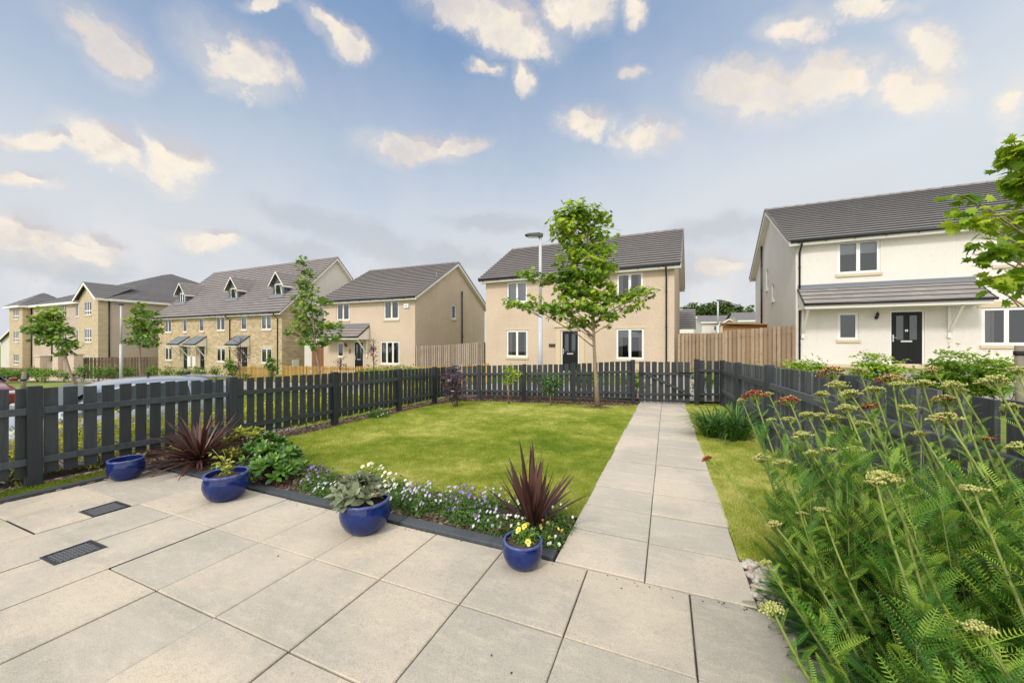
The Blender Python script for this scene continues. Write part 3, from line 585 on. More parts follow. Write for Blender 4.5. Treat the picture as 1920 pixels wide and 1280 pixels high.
# gate
g0 = Vector((-.73, 10.645, 0)); g1 = Vector((.625, 11.03, 0)); gd = (g1 - g0).normalized(); gn = Vector((-gd.y, gd.x, 0)); GL = (g1 - g0).length
gt = thing('garden_gate', 'dark grey picket gate with diagonal brace at the end of the path', 'gate', (g0.x, g0.y, gp(g0.x, g0.y)), math.atan2(gd.y, gd.x))
m = MB(); n_ = 8; w_ = (GL - .05) / n_
for i in range(n_):
    x = .025 + i * w_; m.box(x + .02, x + w_ - .025, .022, .042, .06, 1.15 + random.uniform(-.006,.006), random.random())
m.build('picket_panel', 'fence_dark', gt, 0)
for z in (.27, .83): m = MB(); m.box(.02, GL - .02, -.022, .020, z - .034, z + .034, random.random()); m.build('rail', 'fence_dark_lit', gt, .003)
m = MB(); m.beam((.28, -.012, .79), (GL - .1, -.012, .31), .046, .072); m.build('brace', 'fence_dark_lit', gt, .003)
for z in (.86, .25): m = MB(); m.box(GL - .36, GL + .03, -.030, -.0235, z - .016, z + .016); m.tube([(GL + .015, -.028, z - .04), (GL + .015, -.028, z + .04)], .011); m.build('hinge', 'black_plastic', gt)
m = MB(); m.box(-.04, .2, -.034, -.0235, .825, .855); m.tube([(0, -.036, .84), (.17, -.036, .84)], .010); m.box(.06, .10, -.052, -.034, .825, .865); m.build('latch', 'black_plastic', gt)

def board_fence(name, label, p0, p1, h0, h1, bw, gap, mat, zf=gz, group=None, posts=True, step=None, pointed=False, rails=True, th=.02, base=.03, double=False):
    a = Vector((p0[0], p0[1], 0)); b = Vector((p1[0], p1[1], 0)); L = (b - a).length; d = (b - a) / L; n = Vector((-d.y, d.x, 0))
    t_ = thing(name, label, 'fence', (a.x, a.y, zf(a.x, a.y)), math.atan2(d.y, d.x), group); z0 = zf(a.x, a.y)
    def base_z(s): p = a + d * s; return zf(p.x, p.y) - z0
    nb = max(1, int(L / 1.85)); 
    for k in range(nb):
        s = k * L / nb; e = (k + 1) * L / nb; m = MB(); mid = base_z((s + e) / 2)
        while s < e - .01:
            w = min(bw * random.uniform(.93, 1.07), e - s); f = (s + w / 2) / L; h = h0 * (1 - f) + h1 * f; zb = base_z(s + w / 2)
            top = (mid + (h0 * (1 - (k + .5) / nb) + h1 * (k + .5) / nb) if step else zb + h) + random.uniform(-.012, .012)
            yo = random.uniform(-.004, .004)
            if pointed: m.prism([(s, zb + base), (s + w, zb + base), (s + w, top - .05), (s + w / 2, top), (s, top - .05)], 'y', -.01 - th + yo, -.01 + yo, random.random())
            else: m.box(s, s + w, -.01 - th + yo, -.01 + yo, zb + base, top, random.random())
            s += w + gap * random.uniform(.7, 1.3)
        m.build('board_panel', mat, t_)
        if double:
            m = MB(); s = k * L / nb + bw * .5
            while s < e - bw * .6: f = s / L; m.box(s, s + bw, .052, .07, base_z(s) + base, base_z(s) + h0 * (1 - f) + h1 * f - .02, random.random()); s += bw + gap
            m.build('back_panel', mat, t_)
        if rails:
            for r in (.18, .82): m = MB(); m.beam((k * L / nb, .03, base_z(k * L / nb) + h0 * r), (e, .03, base_z(e) + h0 * r), .04, .075); m.build('rail', mat, t_)
    if posts:
        for k in range(nb + 1):
            s = k * L / nb; f = s / L; m = MB(); s2 = min(max(s, .05), L - .05); m.box(s2 - .05, s2 + .05, .01, .10, base_z(s) - .1, base_z(s) + h0 * (1 - f) + h1 * f - .02, random.random()); m.build('post', mat, t_)
    return t_
board_fence('timber_fence', 'tall weathered grey timber fence between house number 8 and the centre house', (-14.25, 18.9), (-9.5, 18.75), 1.85, 1.90, .10, .034, 'fence_weathered', double=True)
board_fence('timber_fence', 'tall tan timber fence between the centre house and the white house, level half', (.45, 18.1), (2.3, 18.45), 1.82, 1.70, .112, .040, 'fence_tan', double=True)
board_fence('timber_fence', 'tall tan timber fence stepping up to the corner of the white house', (2.31, 18.45), (4.95, 18.82), 1.78, 1.70, .118, .050, 'fence_tan', double=True)
board_fence('picket_fence', 'low yellow timber picket fence in front of house number 8', (-20.7, 14.9), (-7.4, 15.0), .92, .92, .055, .055, 'fence_yellow', pointed=True)
board_fence('picket_fence', 'low yellow timber picket fence in front of the terraced row', (-25.6, 14.95), (-21.6, 14.9), .90, .90, .055, .055, 'fence_yellow', pointed=True)
board_fence('timber_fence', 'brown timber fence beside the apartment block, behind the street shrubs', (-43.0, 13.6), (-41.8, 18.4), 1.75, 1.75, .16, .03, 'fence_brown', step=True)
board_fence('timber_fence', 'low grey brown fence in front of the white house at the far left', (-75, 13.0), (-47.3, 14.2), 1.05, 1.05, .16, .05, 'fence_brown')
for (xa, ya), (xb, yb), lb in (((-44.6,13.45),(-43.9,13.6),'pale timber fence panel between the first and second rendered piers'), ((-42.9,13.8),(-42.3,13.85),'pale timber fence panel between the second and third rendered piers')):
    pass
# rendered boundary piers with coping and a low wall
PI_ = [(-46.4, 13.1, .95), (-44.6, 13.5, .95), (-42.6, 13.7, 1.05)]
for i, (x, y, w) in enumerate(PI_):
    t_ = thing('boundary_pier', 'cream rendered garden pier with stone cap, ' + ['leftmost', 'middle one', 'rightmost, nearest the brown fence'][i], 'pier', (x, y, gz(x, y)), 0, 'rendered boundary piers by the apartments')
    m = MB(); m.box(-w/2, w/2, -.25, .25, -.1, 1.95); m.build('shaft', 'render_cream', t_); m = MB(); m.box(-w/2-.06, w/2+.06, -.31, .31, 1.951, 2.06); m.build('cap', 'cast_stone', t_, .02)
board_fence('timber_fence', 'silver grey timber infill fence left of the middle rendered pier', (-45.85, 13.22), (-45.15, 13.38), 1.5, 1.5, .14, .01, 'fence_weathered', posts=False)
board_fence('timber_fence', 'silver grey timber infill fence right of the middle rendered pier', (-44.05, 13.52), (-43.2, 13.63), 1.5, 1.5, .14, .01, 'fence_weathered', posts=False)
t_ = thing('low_wall', 'low cream wall with stone coping between the rendered piers', 'wall', (-47.2, 12.75, gz(-47.2, 12.75)))
m = MB(); m.beam((0, 0, .25), (4.2, .55, .42), .2, .7); m.build('wall', 'render_cream', t_); m = MB(); m.beam((0, 0, .63), (4.2, .55, .80), .28, .06); m.build('coping', 'cast_stone', t_)

# ------------------------------------------------------------------ houses
def wall_grid(m, axis, pos, s0, s1, z0, z1, ops, depth, gable=None, flip=False, mi=0, rmi=0):
    """wall in plane; axis 'y': plane y=pos spanning x ; axis 'x': plane x=pos spanning y. ops: (s0,s1,z0,z1). depth: sign gives inward direction"""
    P = (lambda s, z, d=0: (s, pos + d, z)) if axis == 'y' else (lambda s, z, d=0: (pos + d, s, z))
    xs = sorted(set([s0, s1] + [v for o in ops for v in o[:2]])); zs = sorted(set([z0, z1] + [v for o in ops for v in o[2:4]]))
    for i in range(len(xs) - 1):
        for j in range(len(zs) - 1):
            cx_, cz = (xs[i] + xs[i+1]) / 2, (zs[j] + zs[j+1]) / 2
            if any(o[0] < cx_ < o[1] and o[2] < cz < o[3] for o in ops): continue
            q = [P(xs[i], zs[j]), P(xs[i+1], zs[j]), P(xs[i+1], zs[j+1]), P(xs[i], zs[j+1])]
            m.add(q if not flip else q[::-1], [(0,1,2,3)], mi=mi)
    if gable: q = [P(s0, z1), P(s1, z1), P((s0 + s1) / 2, gable)]; m.add(q if not flip else q[::-1], [(0,1,2)], mi=mi)
    for a, b, c, e in [o[:4] for o in ops]:
        D_ = depth
        for q in ([P(a,c),P(a,e),P(a,e,D_),P(a,c,D_)], [P(b,c),P(b,c,D_),P(b,e,D_),P(b,e)], [P(a,e),P(b,e),P(b,e,D_),P(a,e,D_)], [P(a,c),P(a,c,D_),P(b,c,D_),P(b,c)]): m.add(q, [(0,1,2,3)], mi=rmi)
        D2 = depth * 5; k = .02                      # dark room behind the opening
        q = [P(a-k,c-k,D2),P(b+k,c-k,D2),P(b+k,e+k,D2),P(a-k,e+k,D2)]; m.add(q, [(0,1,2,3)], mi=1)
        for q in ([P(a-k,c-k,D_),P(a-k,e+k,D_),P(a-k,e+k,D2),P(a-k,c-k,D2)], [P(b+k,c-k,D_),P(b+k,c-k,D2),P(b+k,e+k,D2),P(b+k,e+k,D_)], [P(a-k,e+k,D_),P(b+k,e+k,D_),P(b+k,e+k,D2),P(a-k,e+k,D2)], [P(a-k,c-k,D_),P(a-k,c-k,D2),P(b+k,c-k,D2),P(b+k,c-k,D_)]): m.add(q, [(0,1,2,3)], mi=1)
def window(parent, x0, x1, z0, z1, kind=2, face='front', pos=0., sill='cast_stone', blind=0, curtain=False, depth=.10, lintel=False, transom=None, tilt=False, small=False):
    """window built in local x (along) / y (inward) / z, then turned onto its wall"""
    X = (lambda m: m) 
    w = x1 - x0; fr = .05 if small else .055
    if face == 'front': L = Matrix.Translation((x0, pos, 0))
    elif face == 'right': L = Matrix.Translation((pos, x0, 0)) @ Matrix.Rotation(PI/2, 4, 'Z')
    else: L = Matrix.Translation((pos, x1, 0)) @ Matrix.Rotation(-PI/2, 4, 'Z')
    def fin(m, name, mat, par):
        m.v = [tuple(L @ Vector(p)) for p in m.v] if par is not None else m.v
        return m.build(name, mat, par)
    y0, y1 = depth - .065, depth - .005; m = MB()
    m.box(0, w, y0, y1, z0, z0 + fr); m.box(0, w, y0, y1, z1 - fr, z1); m.box(0, fr, y0, y1, z0 + fr, z1 - fr); m.box(w - fr, w, y0, y1, z0 + fr, z1 - fr)
    cols = []; n = kind
    for i in range(n):
        a = fr + (w - 2 * fr) * i / n; b = fr + (w - 2 * fr) * (i + 1) / n
        if i: m.box(a - .022, a + .022, y0 - .002, y1, z0 + fr, z1 - fr)
        rows = [(z0 + fr, z1 - fr)] if not transom else [(z0 + fr, z0 + transom - .02), (z0 + transom + .02, z1 - fr)]
        if transom: m.box(a, b, y0 - .001, y1, z0 + transom - .02, z0 + transom + .02)
        for (c, e) in rows:
            ss = .036; aa, bb = a + (.022 if i else 0), b - (.022 if i < n - 1 else 0); sash = .012
            m.box(aa, bb, y0 - sash, y0 + .03, c, c + ss); m.box(aa, bb, y0 - sash, y0 + .03, e - ss, e); m.box(aa, aa + ss, y0 - sash, y0 + .03, c + ss, e - ss); m.box(bb - ss, bb, y0 - sash, y0 + .03, c + ss, e - ss)
            cols.append((aa + ss, bb - ss, c + ss, e - ss))
    f = fin(m, 'window', 'upvc', parent)
    for a, b, c, e in cols:
        m = MB(); 
        if tilt: m.add([(a, y0 + .02, c), (b, y0 + .02, c), (b, y0 - .12, e), (a, y0 - .12, e)], [(0,1,2,3)]); fin(m, 'pane', 'glass', f); m = MB(); m.beam((a, y0 + .02, c), (a, y0 - .12, e), .03, .03, (1,0,0)); m.beam((b, y0 + .02, c), (b, y0 - .12, e), .03, .03, (1,0,0)); m.beam((a, y0-.12, e), (b, y0-.12, e), .03, .03); fin(m, 'open_sash', 'upvc', f)
        else: m.add([(a, y0 + .014, c), (b, y0 + .014, c), (b, y0 + .014, e), (a, y0 + .014, e)], [(0,1,2,3)]); fin(m, 'pane', 'glass', f)
    if blind: m = MB(); m.box(.03, w - .03, y1 + .05, y1 + .06, z1 - blind * (z1 - z0), z1); fin(m, 'blind', 'blind', f)
    if curtain:
        m = MB(); 
        for a, b in ((.02, w * .22), (w * .80, w - .02)):
            for q in range(5): aa = a + (b - a) * q / 5; m.box(aa, aa + (b - a) / 5.5, y1 + .06 + .02 * (q % 2), y1 + .075 + .02 * (q % 2), z0 + .02, z1)
        fin(m, 'curtain', 'curtain', f)
    if sill: m = MB(); m.box(-.05, w + .05, -.055, depth - .02, z0 - .115, z0 - .004); fin(m, 'sill', sill, f)
    if lintel: m = MB(); m.box(-.10, w + .10, -.012, .02, z1 + .003, z1 + .16); m.box(w/2 - .05, w/2 + .05, -.024, .0, z1 + .004, z1 + .24); fin(m, 'lintel', 'cast_stone', f)
    return f
def roof_gable(parent, x0, x1, y0, y1, ze, zr, mat='roof_tile', verge=.30, gauge=.30, name='roof', eaves=.35):
    """stepped tile courses on both slopes; y0..y1 walls, ridge in the middle along x"""
    ym = (y0 + y1) / 2; m = MB()
    for sgn, ye in ((1, y0 - eaves), (-1, y1 + eaves)):
        run = (ym - ye) * sgn; L = math.hypot(run, zr - ze); n = max(3, int(L / gauge)); dy = (ym - ye) / n; dz = (zr - ze) / n; lift = .070
        for i in range(n):
            ya, za, yb, zb = ye + dy * i, ze + dz * i, ye + dy * (i + 1), ze + dz * (i + 1)
            q = [(x0 - verge, ya, za + lift), (x1 + verge, ya, za + lift), (x1 + verge, yb, zb + .006), (x0 - verge, yb, zb + .006)]
            r = [(x0 - verge, ya, za - .01), (x1 + verge, ya, za - .01), (x1 + verge, ya, za + lift), (x0 - verge, ya, za + lift)]
            if sgn > 0: m.add(q, [(0,1,2,3)], random.random()); m.add(r, [(0,1,2,3)], mi=1)
            else: m.add(q, [(3,2,1,0)], random.random()); m.add(r, [(3,2,1,0)], mi=1)
            for xx, s2 in ((x0 - verge, -1), (x1 + verge, 1)):         # dry verge units
                w = .05; a, b = (xx - .012, xx + w) if s2 < 0 else (xx - w, xx + .012)
                m.add([(a,ya,za-.05),(b,ya,za-.05),(b,yb,zb-.05),(a,yb,zb-.05),(a,ya,za+lift+.022),(b,ya,za+lift+.022),(b,yb,zb+.022),(a,yb,zb+.022)], [(0,3,2,1),(4,5,6,7),(0,1,5,4),(1,2,6,5),(2,3,7,6),(3,0,4,7)], mi=2)
    r = m.build(name, [mat, 'black_plastic', 'roof_tile_grey' if mat != 'roof_tile_grey' else 'roof_tile'], parent)
    m = MB(); n = int((x1 - x0 + 2 * verge) / .45); 
    for i in range(n): 
        a = x0 - verge + i * (x1 - x0 + 2 * verge) / n; b = a + (x1 - x0 + 2 * verge) / n - .012
        m.tube([(a, ym, zr - .015), (b, ym, zr - .015)], [.095, .087], 10, random.random())
    m.build('ridge', mat, r)
    # underside, fascia, soffit, barge boards
    m = MB()
    for ye, s in ((y0 - eaves + .03, -1), (y1 + eaves - .03, 1)):
        a, b = (ye, ye + .025) if s < 0 else (ye - .025, ye); m.box(x0 - verge + .06, x1 + verge - .06, a, b, ze - .19, ze - .012)
        m.box(x0 - verge + .06, x1 + verge - .06, *( (ye + .026, y0 - .002) if s < 0 else (y1 + .002, ye - .026)), ze - .19, ze - .175)
    for xx, xw in ((x0 - verge + .03, x0), (x1 + verge - .03, x1)):
        a, b = (xx - .012, xx + .012)
        for ya, yb, sg in ((y0 - eaves, ym, 1), (y1 + eaves, ym, -1)):
            m.add([(a,ya,ze-.03),(b,ya,ze-.03),(b,yb,zr-.03),(a,yb,zr-.03),(a,ya,ze-.22),(b,ya,ze-.22),(b,yb,zr-.24),(a,yb,zr-.24)], [(0,1,2,3),(7,6,5,4),(0,4,5,1),(1,5,6,2),(2,6,7,3),(3,7,4,0)])
            lo, hi = min(xx, xw), max(xx, xw)
            m.add([(lo,ya,ze-.2),(hi,ya,ze-.2),(hi,yb,zr-.225),(lo,yb,zr-.225)], [(0,1,2,3)])
    m.build('fascia', 'fascia', parent)
    gy0 = y0 - eaves - .03; m = MB(); m.tube([(x0 - verge + .05, y1 + eaves + .03, ze - .035), (x1 + verge - .05, y1 + eaves + .03, ze - .035)], .058, 8); m.build('gutter', 'black_plastic', parent); m = MB()
    m.tube([(x0 - verge + .05, gy0, ze - .035), (x1 + verge - .05, gy0, ze - .035)], .058, 10)
    x = x0
    while x < x1: m.box(x, x + .03, gy0 - .02, gy0 + .05, ze - .12, ze - .06); x += .9
    m.build('gutter', 'black_plastic', parent)
    return r
def downpipe(parent, x, ze, eaves=.35, z0=-.1, y=-.05, bend=True):
    m = MB(); yg = -eaves - .03
    p = [(x, yg, ze - .06), (x, yg, ze - .16), (x, y, ze - .46), (x, y, z0)] if bend else [(x, y, ze), (x, y, z0)]
    m.tube(p, .036, 8); z = z0 + .6
    while z < ze - .6: m.tube([(x, y, z), (x, y, z + .05)], .047, 8); m.box(x - .01, x + .01, y, .01, z, z + .03); z += 1.6
    return m.build('downpipe', 'black_plastic', parent)
def sidepipe(parent, xp, y, z0, z1):
    m = MB(); m.tube([(xp, y, z0), (xp, y, z1)], .05, 10); z = z0 + .8
    while z < z1: m.tube([(xp, y, z), (xp, y, z + .05)], .062, 10); z += 1.5
    m.tube([(xp, y, z0 + .5), (xp, y + .18, z0 + .56)], .04, 8)
    return m.build('soil_pipe', 'black_plastic', parent)
def front_door(parent, x0, x1, z1, z0=.1, style=2, depth=.1, frame=.05, num=False, pos=0.):
    m = MB(); y0, y1 = pos + depth - .07, pos + depth; m.box(x0, x0 + frame, y0, y1, z0, z1); m.box(x1 - frame, x1, y0, y1, z0, z1); m.box(x0 + frame, x1 - frame, y0, y1, z1 - frame, z1); m.build('door_frame', 'upvc', parent)
    m = MB(); a, b, c, e = x0 + frame + .004, x1 - frame - .004, z0 + .02, z1 - frame - .004; w = b - a; h = e - c; yd = y0 + .022
    m.box(a, b, yd, yd + .045, c, e)
    gl_ = []
    cx_ = (a + b) / 2
    if style:
        for s in (-1, 1):
            p, q = sorted((cx_ + s * w * .10, cx_ + s * w * .34)); gl_.append((p, q, c + h * .46, c + h * .93))
            for r0, r1 in ((.30, .40),(.06, .26)):
                m.box(p - .02, q + .02, yd - .008, yd - .0005, c + h * r0, c + h * r1)
        for p, q, r, s in gl_:
            for bx in ((p-.025,q+.025,r-.025,r-.0),(p-.025,q+.025,s,s+.025),(p-.025,p,r,s),(q,q+.025,r,s)): m.box(bx[0], bx[1], yd - .012, yd - .0005, bx[2], bx[3])
    d = m.build('door', 'door_black', parent, .002)
    for p, q, r, s in gl_: m = MB(); m.box(p, q, yd - .006, yd - .002, r, s); m.build('pane', 'car_glass', d)
    m = MB(); m.box(cx_ - .16, cx_ + .16, yd - .012, yd - .0085, c + h * .415, c + h * .445); m.build('letterbox', 'chrome', d)
    m = MB(); m.box(a + .035, a + .07, yd - .012, yd - .002, c + h * .42, c + h * .56); m.tube([(a + .05, yd - .045, c + h * .50), (a + .17, yd - .045, c + h * .50)], .009); m.tube([(a + .05, yd, c + h * .50), (a + .05, yd - .045, c + h * .50)], .008); m.build('handle', 'chrome', d)
    if num: m = MB(); m.box(cx_ - .04, cx_ + .04, yd - .014, yd - .001, c + h * .62, c + h * .66); m.build('number_plate', 'upvc', d); m = MB(); m.box(cx_ - .008, cx_ + .008, yd - .016, yd - .0145, c + h * .627, c + h * .653); m.build('numeral', 'black_plastic', d)
    m = MB(); m.box(x0 - .08, x1 + .08, pos - .06, pos + depth, z0 - .10, z0 - .002); m.build('doorstep', 'cast_stone', parent)
    return d
def lantern(parent, x, z, y=0):
    m = MB(); m.box(x - .04, x + .04, y - .03, y, z - .06, z + .06); m.tube([(x, y - .03, z - .05), (x, y - .10, z - .08), (x, y - .13, z - .02)], .010, 6)
    m.lathe([(.0, -.03), (.035, -.02), (.03, 0), (.055, .12), (.07, .13), (.065, .15), (.03, .20), (.012, .21), (.012, .24), (0, .25)], (x, y - .13, z - .02), 6); return m.build('wall_lantern', 'black_plastic', parent)
def canopy(parent, x0, x1, out, zt, zb, mat='roof_tile', flash='lead', braces=(0, 1), tiles=4, cheeks=True):
    m = MB(); n = tiles; 
    for i in range(n):
        ya, yb = -out + out * i / n, -out + out * (i + 1) / n; za, zb2 = zb + (zt - zb) * i / n, zb + (zt - zb) * (i + 1) / n
        m.add([(x0, ya, za + .035), (x1, ya, za + .035), (x1, yb, zb2 + .004), (x0, yb, zb2 + .004)], [(0,1,2,3)], random.random()); m.add([(x0, ya, za - .02), (x1, ya, za - .02), (x1, ya, za + .035), (x0, ya, za + .035)], [(0,1,2,3)], mi=1)
        for xx in (x0, x1): m.add([(xx-.02,ya,za-.06),(xx+.02,ya,za-.06),(xx+.02,yb,zb2-.06),(xx-.02,yb,zb2-.06),(xx-.02,ya,za+.05),(xx+.02,ya,za+.05),(xx+.02,yb,zb2+.02),(xx-.02,yb,zb2+.02)], [(0,3,2,1),(4,5,6,7),(0,1,5,4),(2,3,7,6),(1,2,6,5),(3,0,4,7)], mi=1)
    c = m.build('canopy', [mat, 'black_plastic'], parent)
    if flash: m = MB(); m.add([(x0, -.10, zt - .03), (x1, -.10, zt - .03), (x1, -.012, zt + .06), (x0, -.012, zt + .06), (x0, -.012, zt + .16), (x1, -.012, zt + .16)], [(0,1,2,3),(3,2,5,4)]); m.build('flashing', flash, c)
    m = MB(); m.box(x0 + .03, x1 - .03, -out + .02, -out + .05, zb - .19, zb - .02)
    for xx in (x0 + .04, x1 - .04):
        if cheeks: m.prism([(-out + .055, zb - .185), (-.003, zb - .185), (-.003, zt - .03), (-out + .055, zb - .03)], 'x', xx - .012, xx + .012)
    m.box(x0 + .055, x1 - .055, -out + .055, -.003, zb - .186, zb - .17); m.build('canopy_fascia', 'fascia', c)
    m = MB(); m.tube([(x0 - .03, -out - .04, zb - .02), (x1 + .03, -out - .04, zb - .02)], .05, 8); m.build('canopy_gutter', 'black_plastic', c)
    for xx in braces:
        m = MB(); m.box(xx - .035, xx + .035, -.07, -.003, zb - 1.25, zb - .19); m.beam((xx, -.06, zb - 1.12), (xx, -out * .85, zb - .20), .06, .07, (1, 0, 0)); m.box(xx - .05, xx + .05, -.09, -.003, zb - 1.33, zb - 1.255); m.build('bracket', 'fascia', c)
    return c
def shell(parent, W, D_, ze, zr, mat, front, left=(), right=(), zb=-1.0, name='wall', gable_r=None, back=()):
    m = MB(); ge = ze - .15; slope = (zr - ze) / (D_ / 2 + .35); zg = ze + slope * .35 - .10; pk = zr - .12
    wall_grid(m, 'y', 0, 0, W, zb, zg, front, .10); wall_grid(m, 'x', 0, 0, D_, zb, zg, left, .10, pk, True); wall_grid(m, 'x', W, 0, D_, zb, zg, right, -.10, pk)
    m.add([(W, D_, zb), (0, D_, zb), (0, D_, zg), (W, D_, zg)], [(0,1,2,3)])
    return m.build(name, [mat, 'interior_dark'], parent)
def place_house(name, label, px, py, ang, zg): return thing(name, label, 'house', (px, py, zg), R_(ang))

# --- white house on the right
H = place_house('detached_house', 'white rendered house on the right with tiled porch canopy and black door', 4.97, 18.86, -2.04, .48); z_ = .48
WF = [(1.36,2.67,4.12-z_,5.40-z_,2), (1.37,2.02,1.50-z_,2.58-z_,1), (5.40,7.2,1.30-z_,2.62-z_,3), (5.7,7.1,4.12-z_,5.40-z_,2), (10.2,11.6,4.12-z_,5.40-z_,2), (10.2,11.6,1.30-z_,2.6-z_,2)]
DO = (2.95,3.92,.10,2.12); LW = [(5.45,6.05,3.85,5.0), (4.0,4.55,3.10,3.95)]
shell(H, 14.0, 9.4, 5.07, 7.97, 'render_white', [w[:4] for w in WF] + [DO], left=LW)
for i, w in enumerate(WF): window(H, *w[:4], kind=w[4], blind=[.38, 0, 0, .3, .2, 0][i], curtain=i in (2,), lintel=False)
m = MB(); m.box(5.30, 7.3, -.014, .0, 2.15, 2.36); m.build('lintel', 'cast_stone', H)
for w in LW: window(H, *w, kind=1, face='left', pos=0., sill='fascia')
roof_gable(H, 0, 14.0, 0, 9.4, 5.07, 7.97, 'roof_tile_grey')
front_door(H, *DO[:2], DO[3], num=True); lantern(H, 2.54, 1.88); downpipe(H, .12 - .0, 5.07, z0=.2)
canopy(H, .06, 4.70 + .55, .95, 3.12, 2.42, 'roof_tile_grey', braces=(.22, 4.55))
sidepipe(H, -.08, 6.9, .1, 6.9)
m = MB(); m.box(4.685, 4.70, -.004, .002, -.3, 4.9); m.build('movement_joint', 'fascia', H)
m = MB(); m.box(2.25, 2.5, -.10, -.002, .12, .38); m.build('meter_box', 'galv', H)
m = MB(); m.box(-.4, 14.2, -.55, -.05, -.12, .035); m.build('step', 'cast_stone', H)
# --- centre house
H = place_house('detached_house', 'cream roughcast house in the centre, directly beyond the gate', -9.3, 18.56, -3.24, -.15); z_ = -.15; o_ = 4.85
def cz(a, b, c, e): return (a + o_, b + o_, c - z_, e - z_)
CF = [(*cz(-3.54,-2.34,3.50,4.62),2), (*cz(-.35,.48,3.50,4.55),1), (*cz(2.28,3.46,3.45,4.62),2), (*cz(-3.56,-2.32,.60,2.03),2), (*cz(2.25,3.50,.60,2.05),2)]
DO = (o_ - .47, o_ + .44, .10, 2.14)
shell(H, 9.63, 8.0, 4.98, 7.60, 'render_cream', [w[:4] for w in CF] + [DO])
for i, w in enumerate(CF): window(H, *w[:4], kind=w[4], blind=[.95, .9, 0, 0, .3][i], curtain=i in (2, 3, 4), lintel=False)
m = MB()
for a, b in ((-3.6,-2.28),(2.2,3.55)):
    m.box(a + o_ - .1, b + o_ + .1, -.012, .0, 2.19, 2.30); m.beam((o_ + (a+b)/2 - .02, -.014, 2.30), (o_ + (a+b)/2 - .05, -.014, 2.52), .01, .012)
m.build('lintel', 'cast_stone', H)
m = MB(); a, b = o_ - .75, o_ + .72
m.box(a, a + .24, -.03, -.0, -.3, 2.14); m.box(b - .24, b, -.03, 0, -.3, 2.14); m.box(a, b, -.03, 0, 2.141, 2.30); m.box(a - .08, b + .08, -.09, 0, 2.301, 2.38); m.build('door_surround', 'cast_stone', H)
front_door(H, DO[0], DO[1], DO[3]); lantern(H, o_ + .95, 1.90); downpipe(H, 4.45 + o_, 4.98, z0=.0)
m = MB(); m.box(o_ - 1.12, o_ - .78, -.02, -.001, 1.29, 1.46); m.build('name_plaque', 'plaque', H)
roof_gable(H, 0, 9.63, 0, 8.0, 4.98, 7.60, 'roof_tile')
# --- house number 8
H = place_house('detached_house', 'cream house number 8 with small tiled porch, left of the centre house', -22.16, 18.96, -.3, -.74); z_ = -.74; o_ = 3.17
EF = [(*cz(-1.94,-.78,2.86,4.02),2), (*cz(2.18,3.38,2.84,4.03),2), (*cz(-1.91,-1.31,.37,1.36),1), (*cz(1.87,3.42,-.02,1.44),3)]
DO = (o_ - .40, o_ + .44, .10, 2.16); RW = [(4.2,4.8,3.8,4.85)]
shell(H, 7.8, 9.4, 4.92, 7.95, 'render_cream', [w[:4] for w in EF] + [DO], right=RW)
for i, w in enumerate(EF): window(H, *w[:4], kind=w[4], curtain=i in (0, 1, 3), lintel=False)
window(H, *RW[0], kind=1, face='right', pos=7.8)
roof_gable(H, 0, 7.8, 0, 9.4, 4.92, 7.95, 'roof_tile')
canopy(H, .35, o_ + .98, 1.0, 3.20, 2.48, 'roof_tile', braces=(o_ + .80,), tiles=4)
front_door(H, DO[0], DO[1], DO[3]); lantern(H, o_ - 1.02, 1.88)
m = MB(); zz = 1.42
for c in (.0, .16): m.tube([(o_ - .72 + .07 * math.cos(t), -.012, zz + c + .075 * math.sin(t)) for t in np.linspace(0, 2 * PI, 13)], .017, 6, cap=False)
m.build('house_number', 'numeral', H)
m = MB(); m.box(3.82 + o_, 4.18 + o_, -.09, -.002, 4.26, 4.52); b_ = m.build('alarm_box', 'upvc', H, .01); m = MB()
for i in range(5): m.box(3.88 + o_ + i * .05, 3.91 + o_ + i * .05, -.094, -.091, 4.36, 4.41)
m.build('lettering', 'black_plastic', b_)
sidepipe(H, 7.88, 5.55, 2.0, 5.95)
m = MB(); 
for yy in (2.3, 7.6): m.box(7.798, 7.806, yy, yy + .02, -.6, 4.9 + (2.0 if yy < 3 else .8))
m.box(4.45, 4.465, -.004, .002, -.6, 4.7)
m.build('movement_joint', 'cast_stone', H)
# --- garden wall and brown gate between number 8 and the terrace
t_ = thing('garden_wall', 'pale rendered wall with brown timber gate beside house number 8', 'wall', (-24.75, 19.5, -.95)); m = MB()
m.box(0, .75, 0, .2, 0, 2.5); m.box(2.1, 2.55, 0, .2, 0, 2.5); m.box(.75, 2.1, 0, .2, 2.05, 2.5); m.build('wall', 'render_pale', t_)
m = MB()
for i in range(9): m.prism([(.78 + i * .145, .1), (.92 + i * .145, .1), (.92 + i * .145, 1.75 + .28 * math.sin(PI * (i + 1) / 9)), (.78 + i * .145, 1.75 + .28 * math.sin(PI * i / 9))], 'y', .03, .06, random.random())
m.build('gate', 'gate_brown', t_)
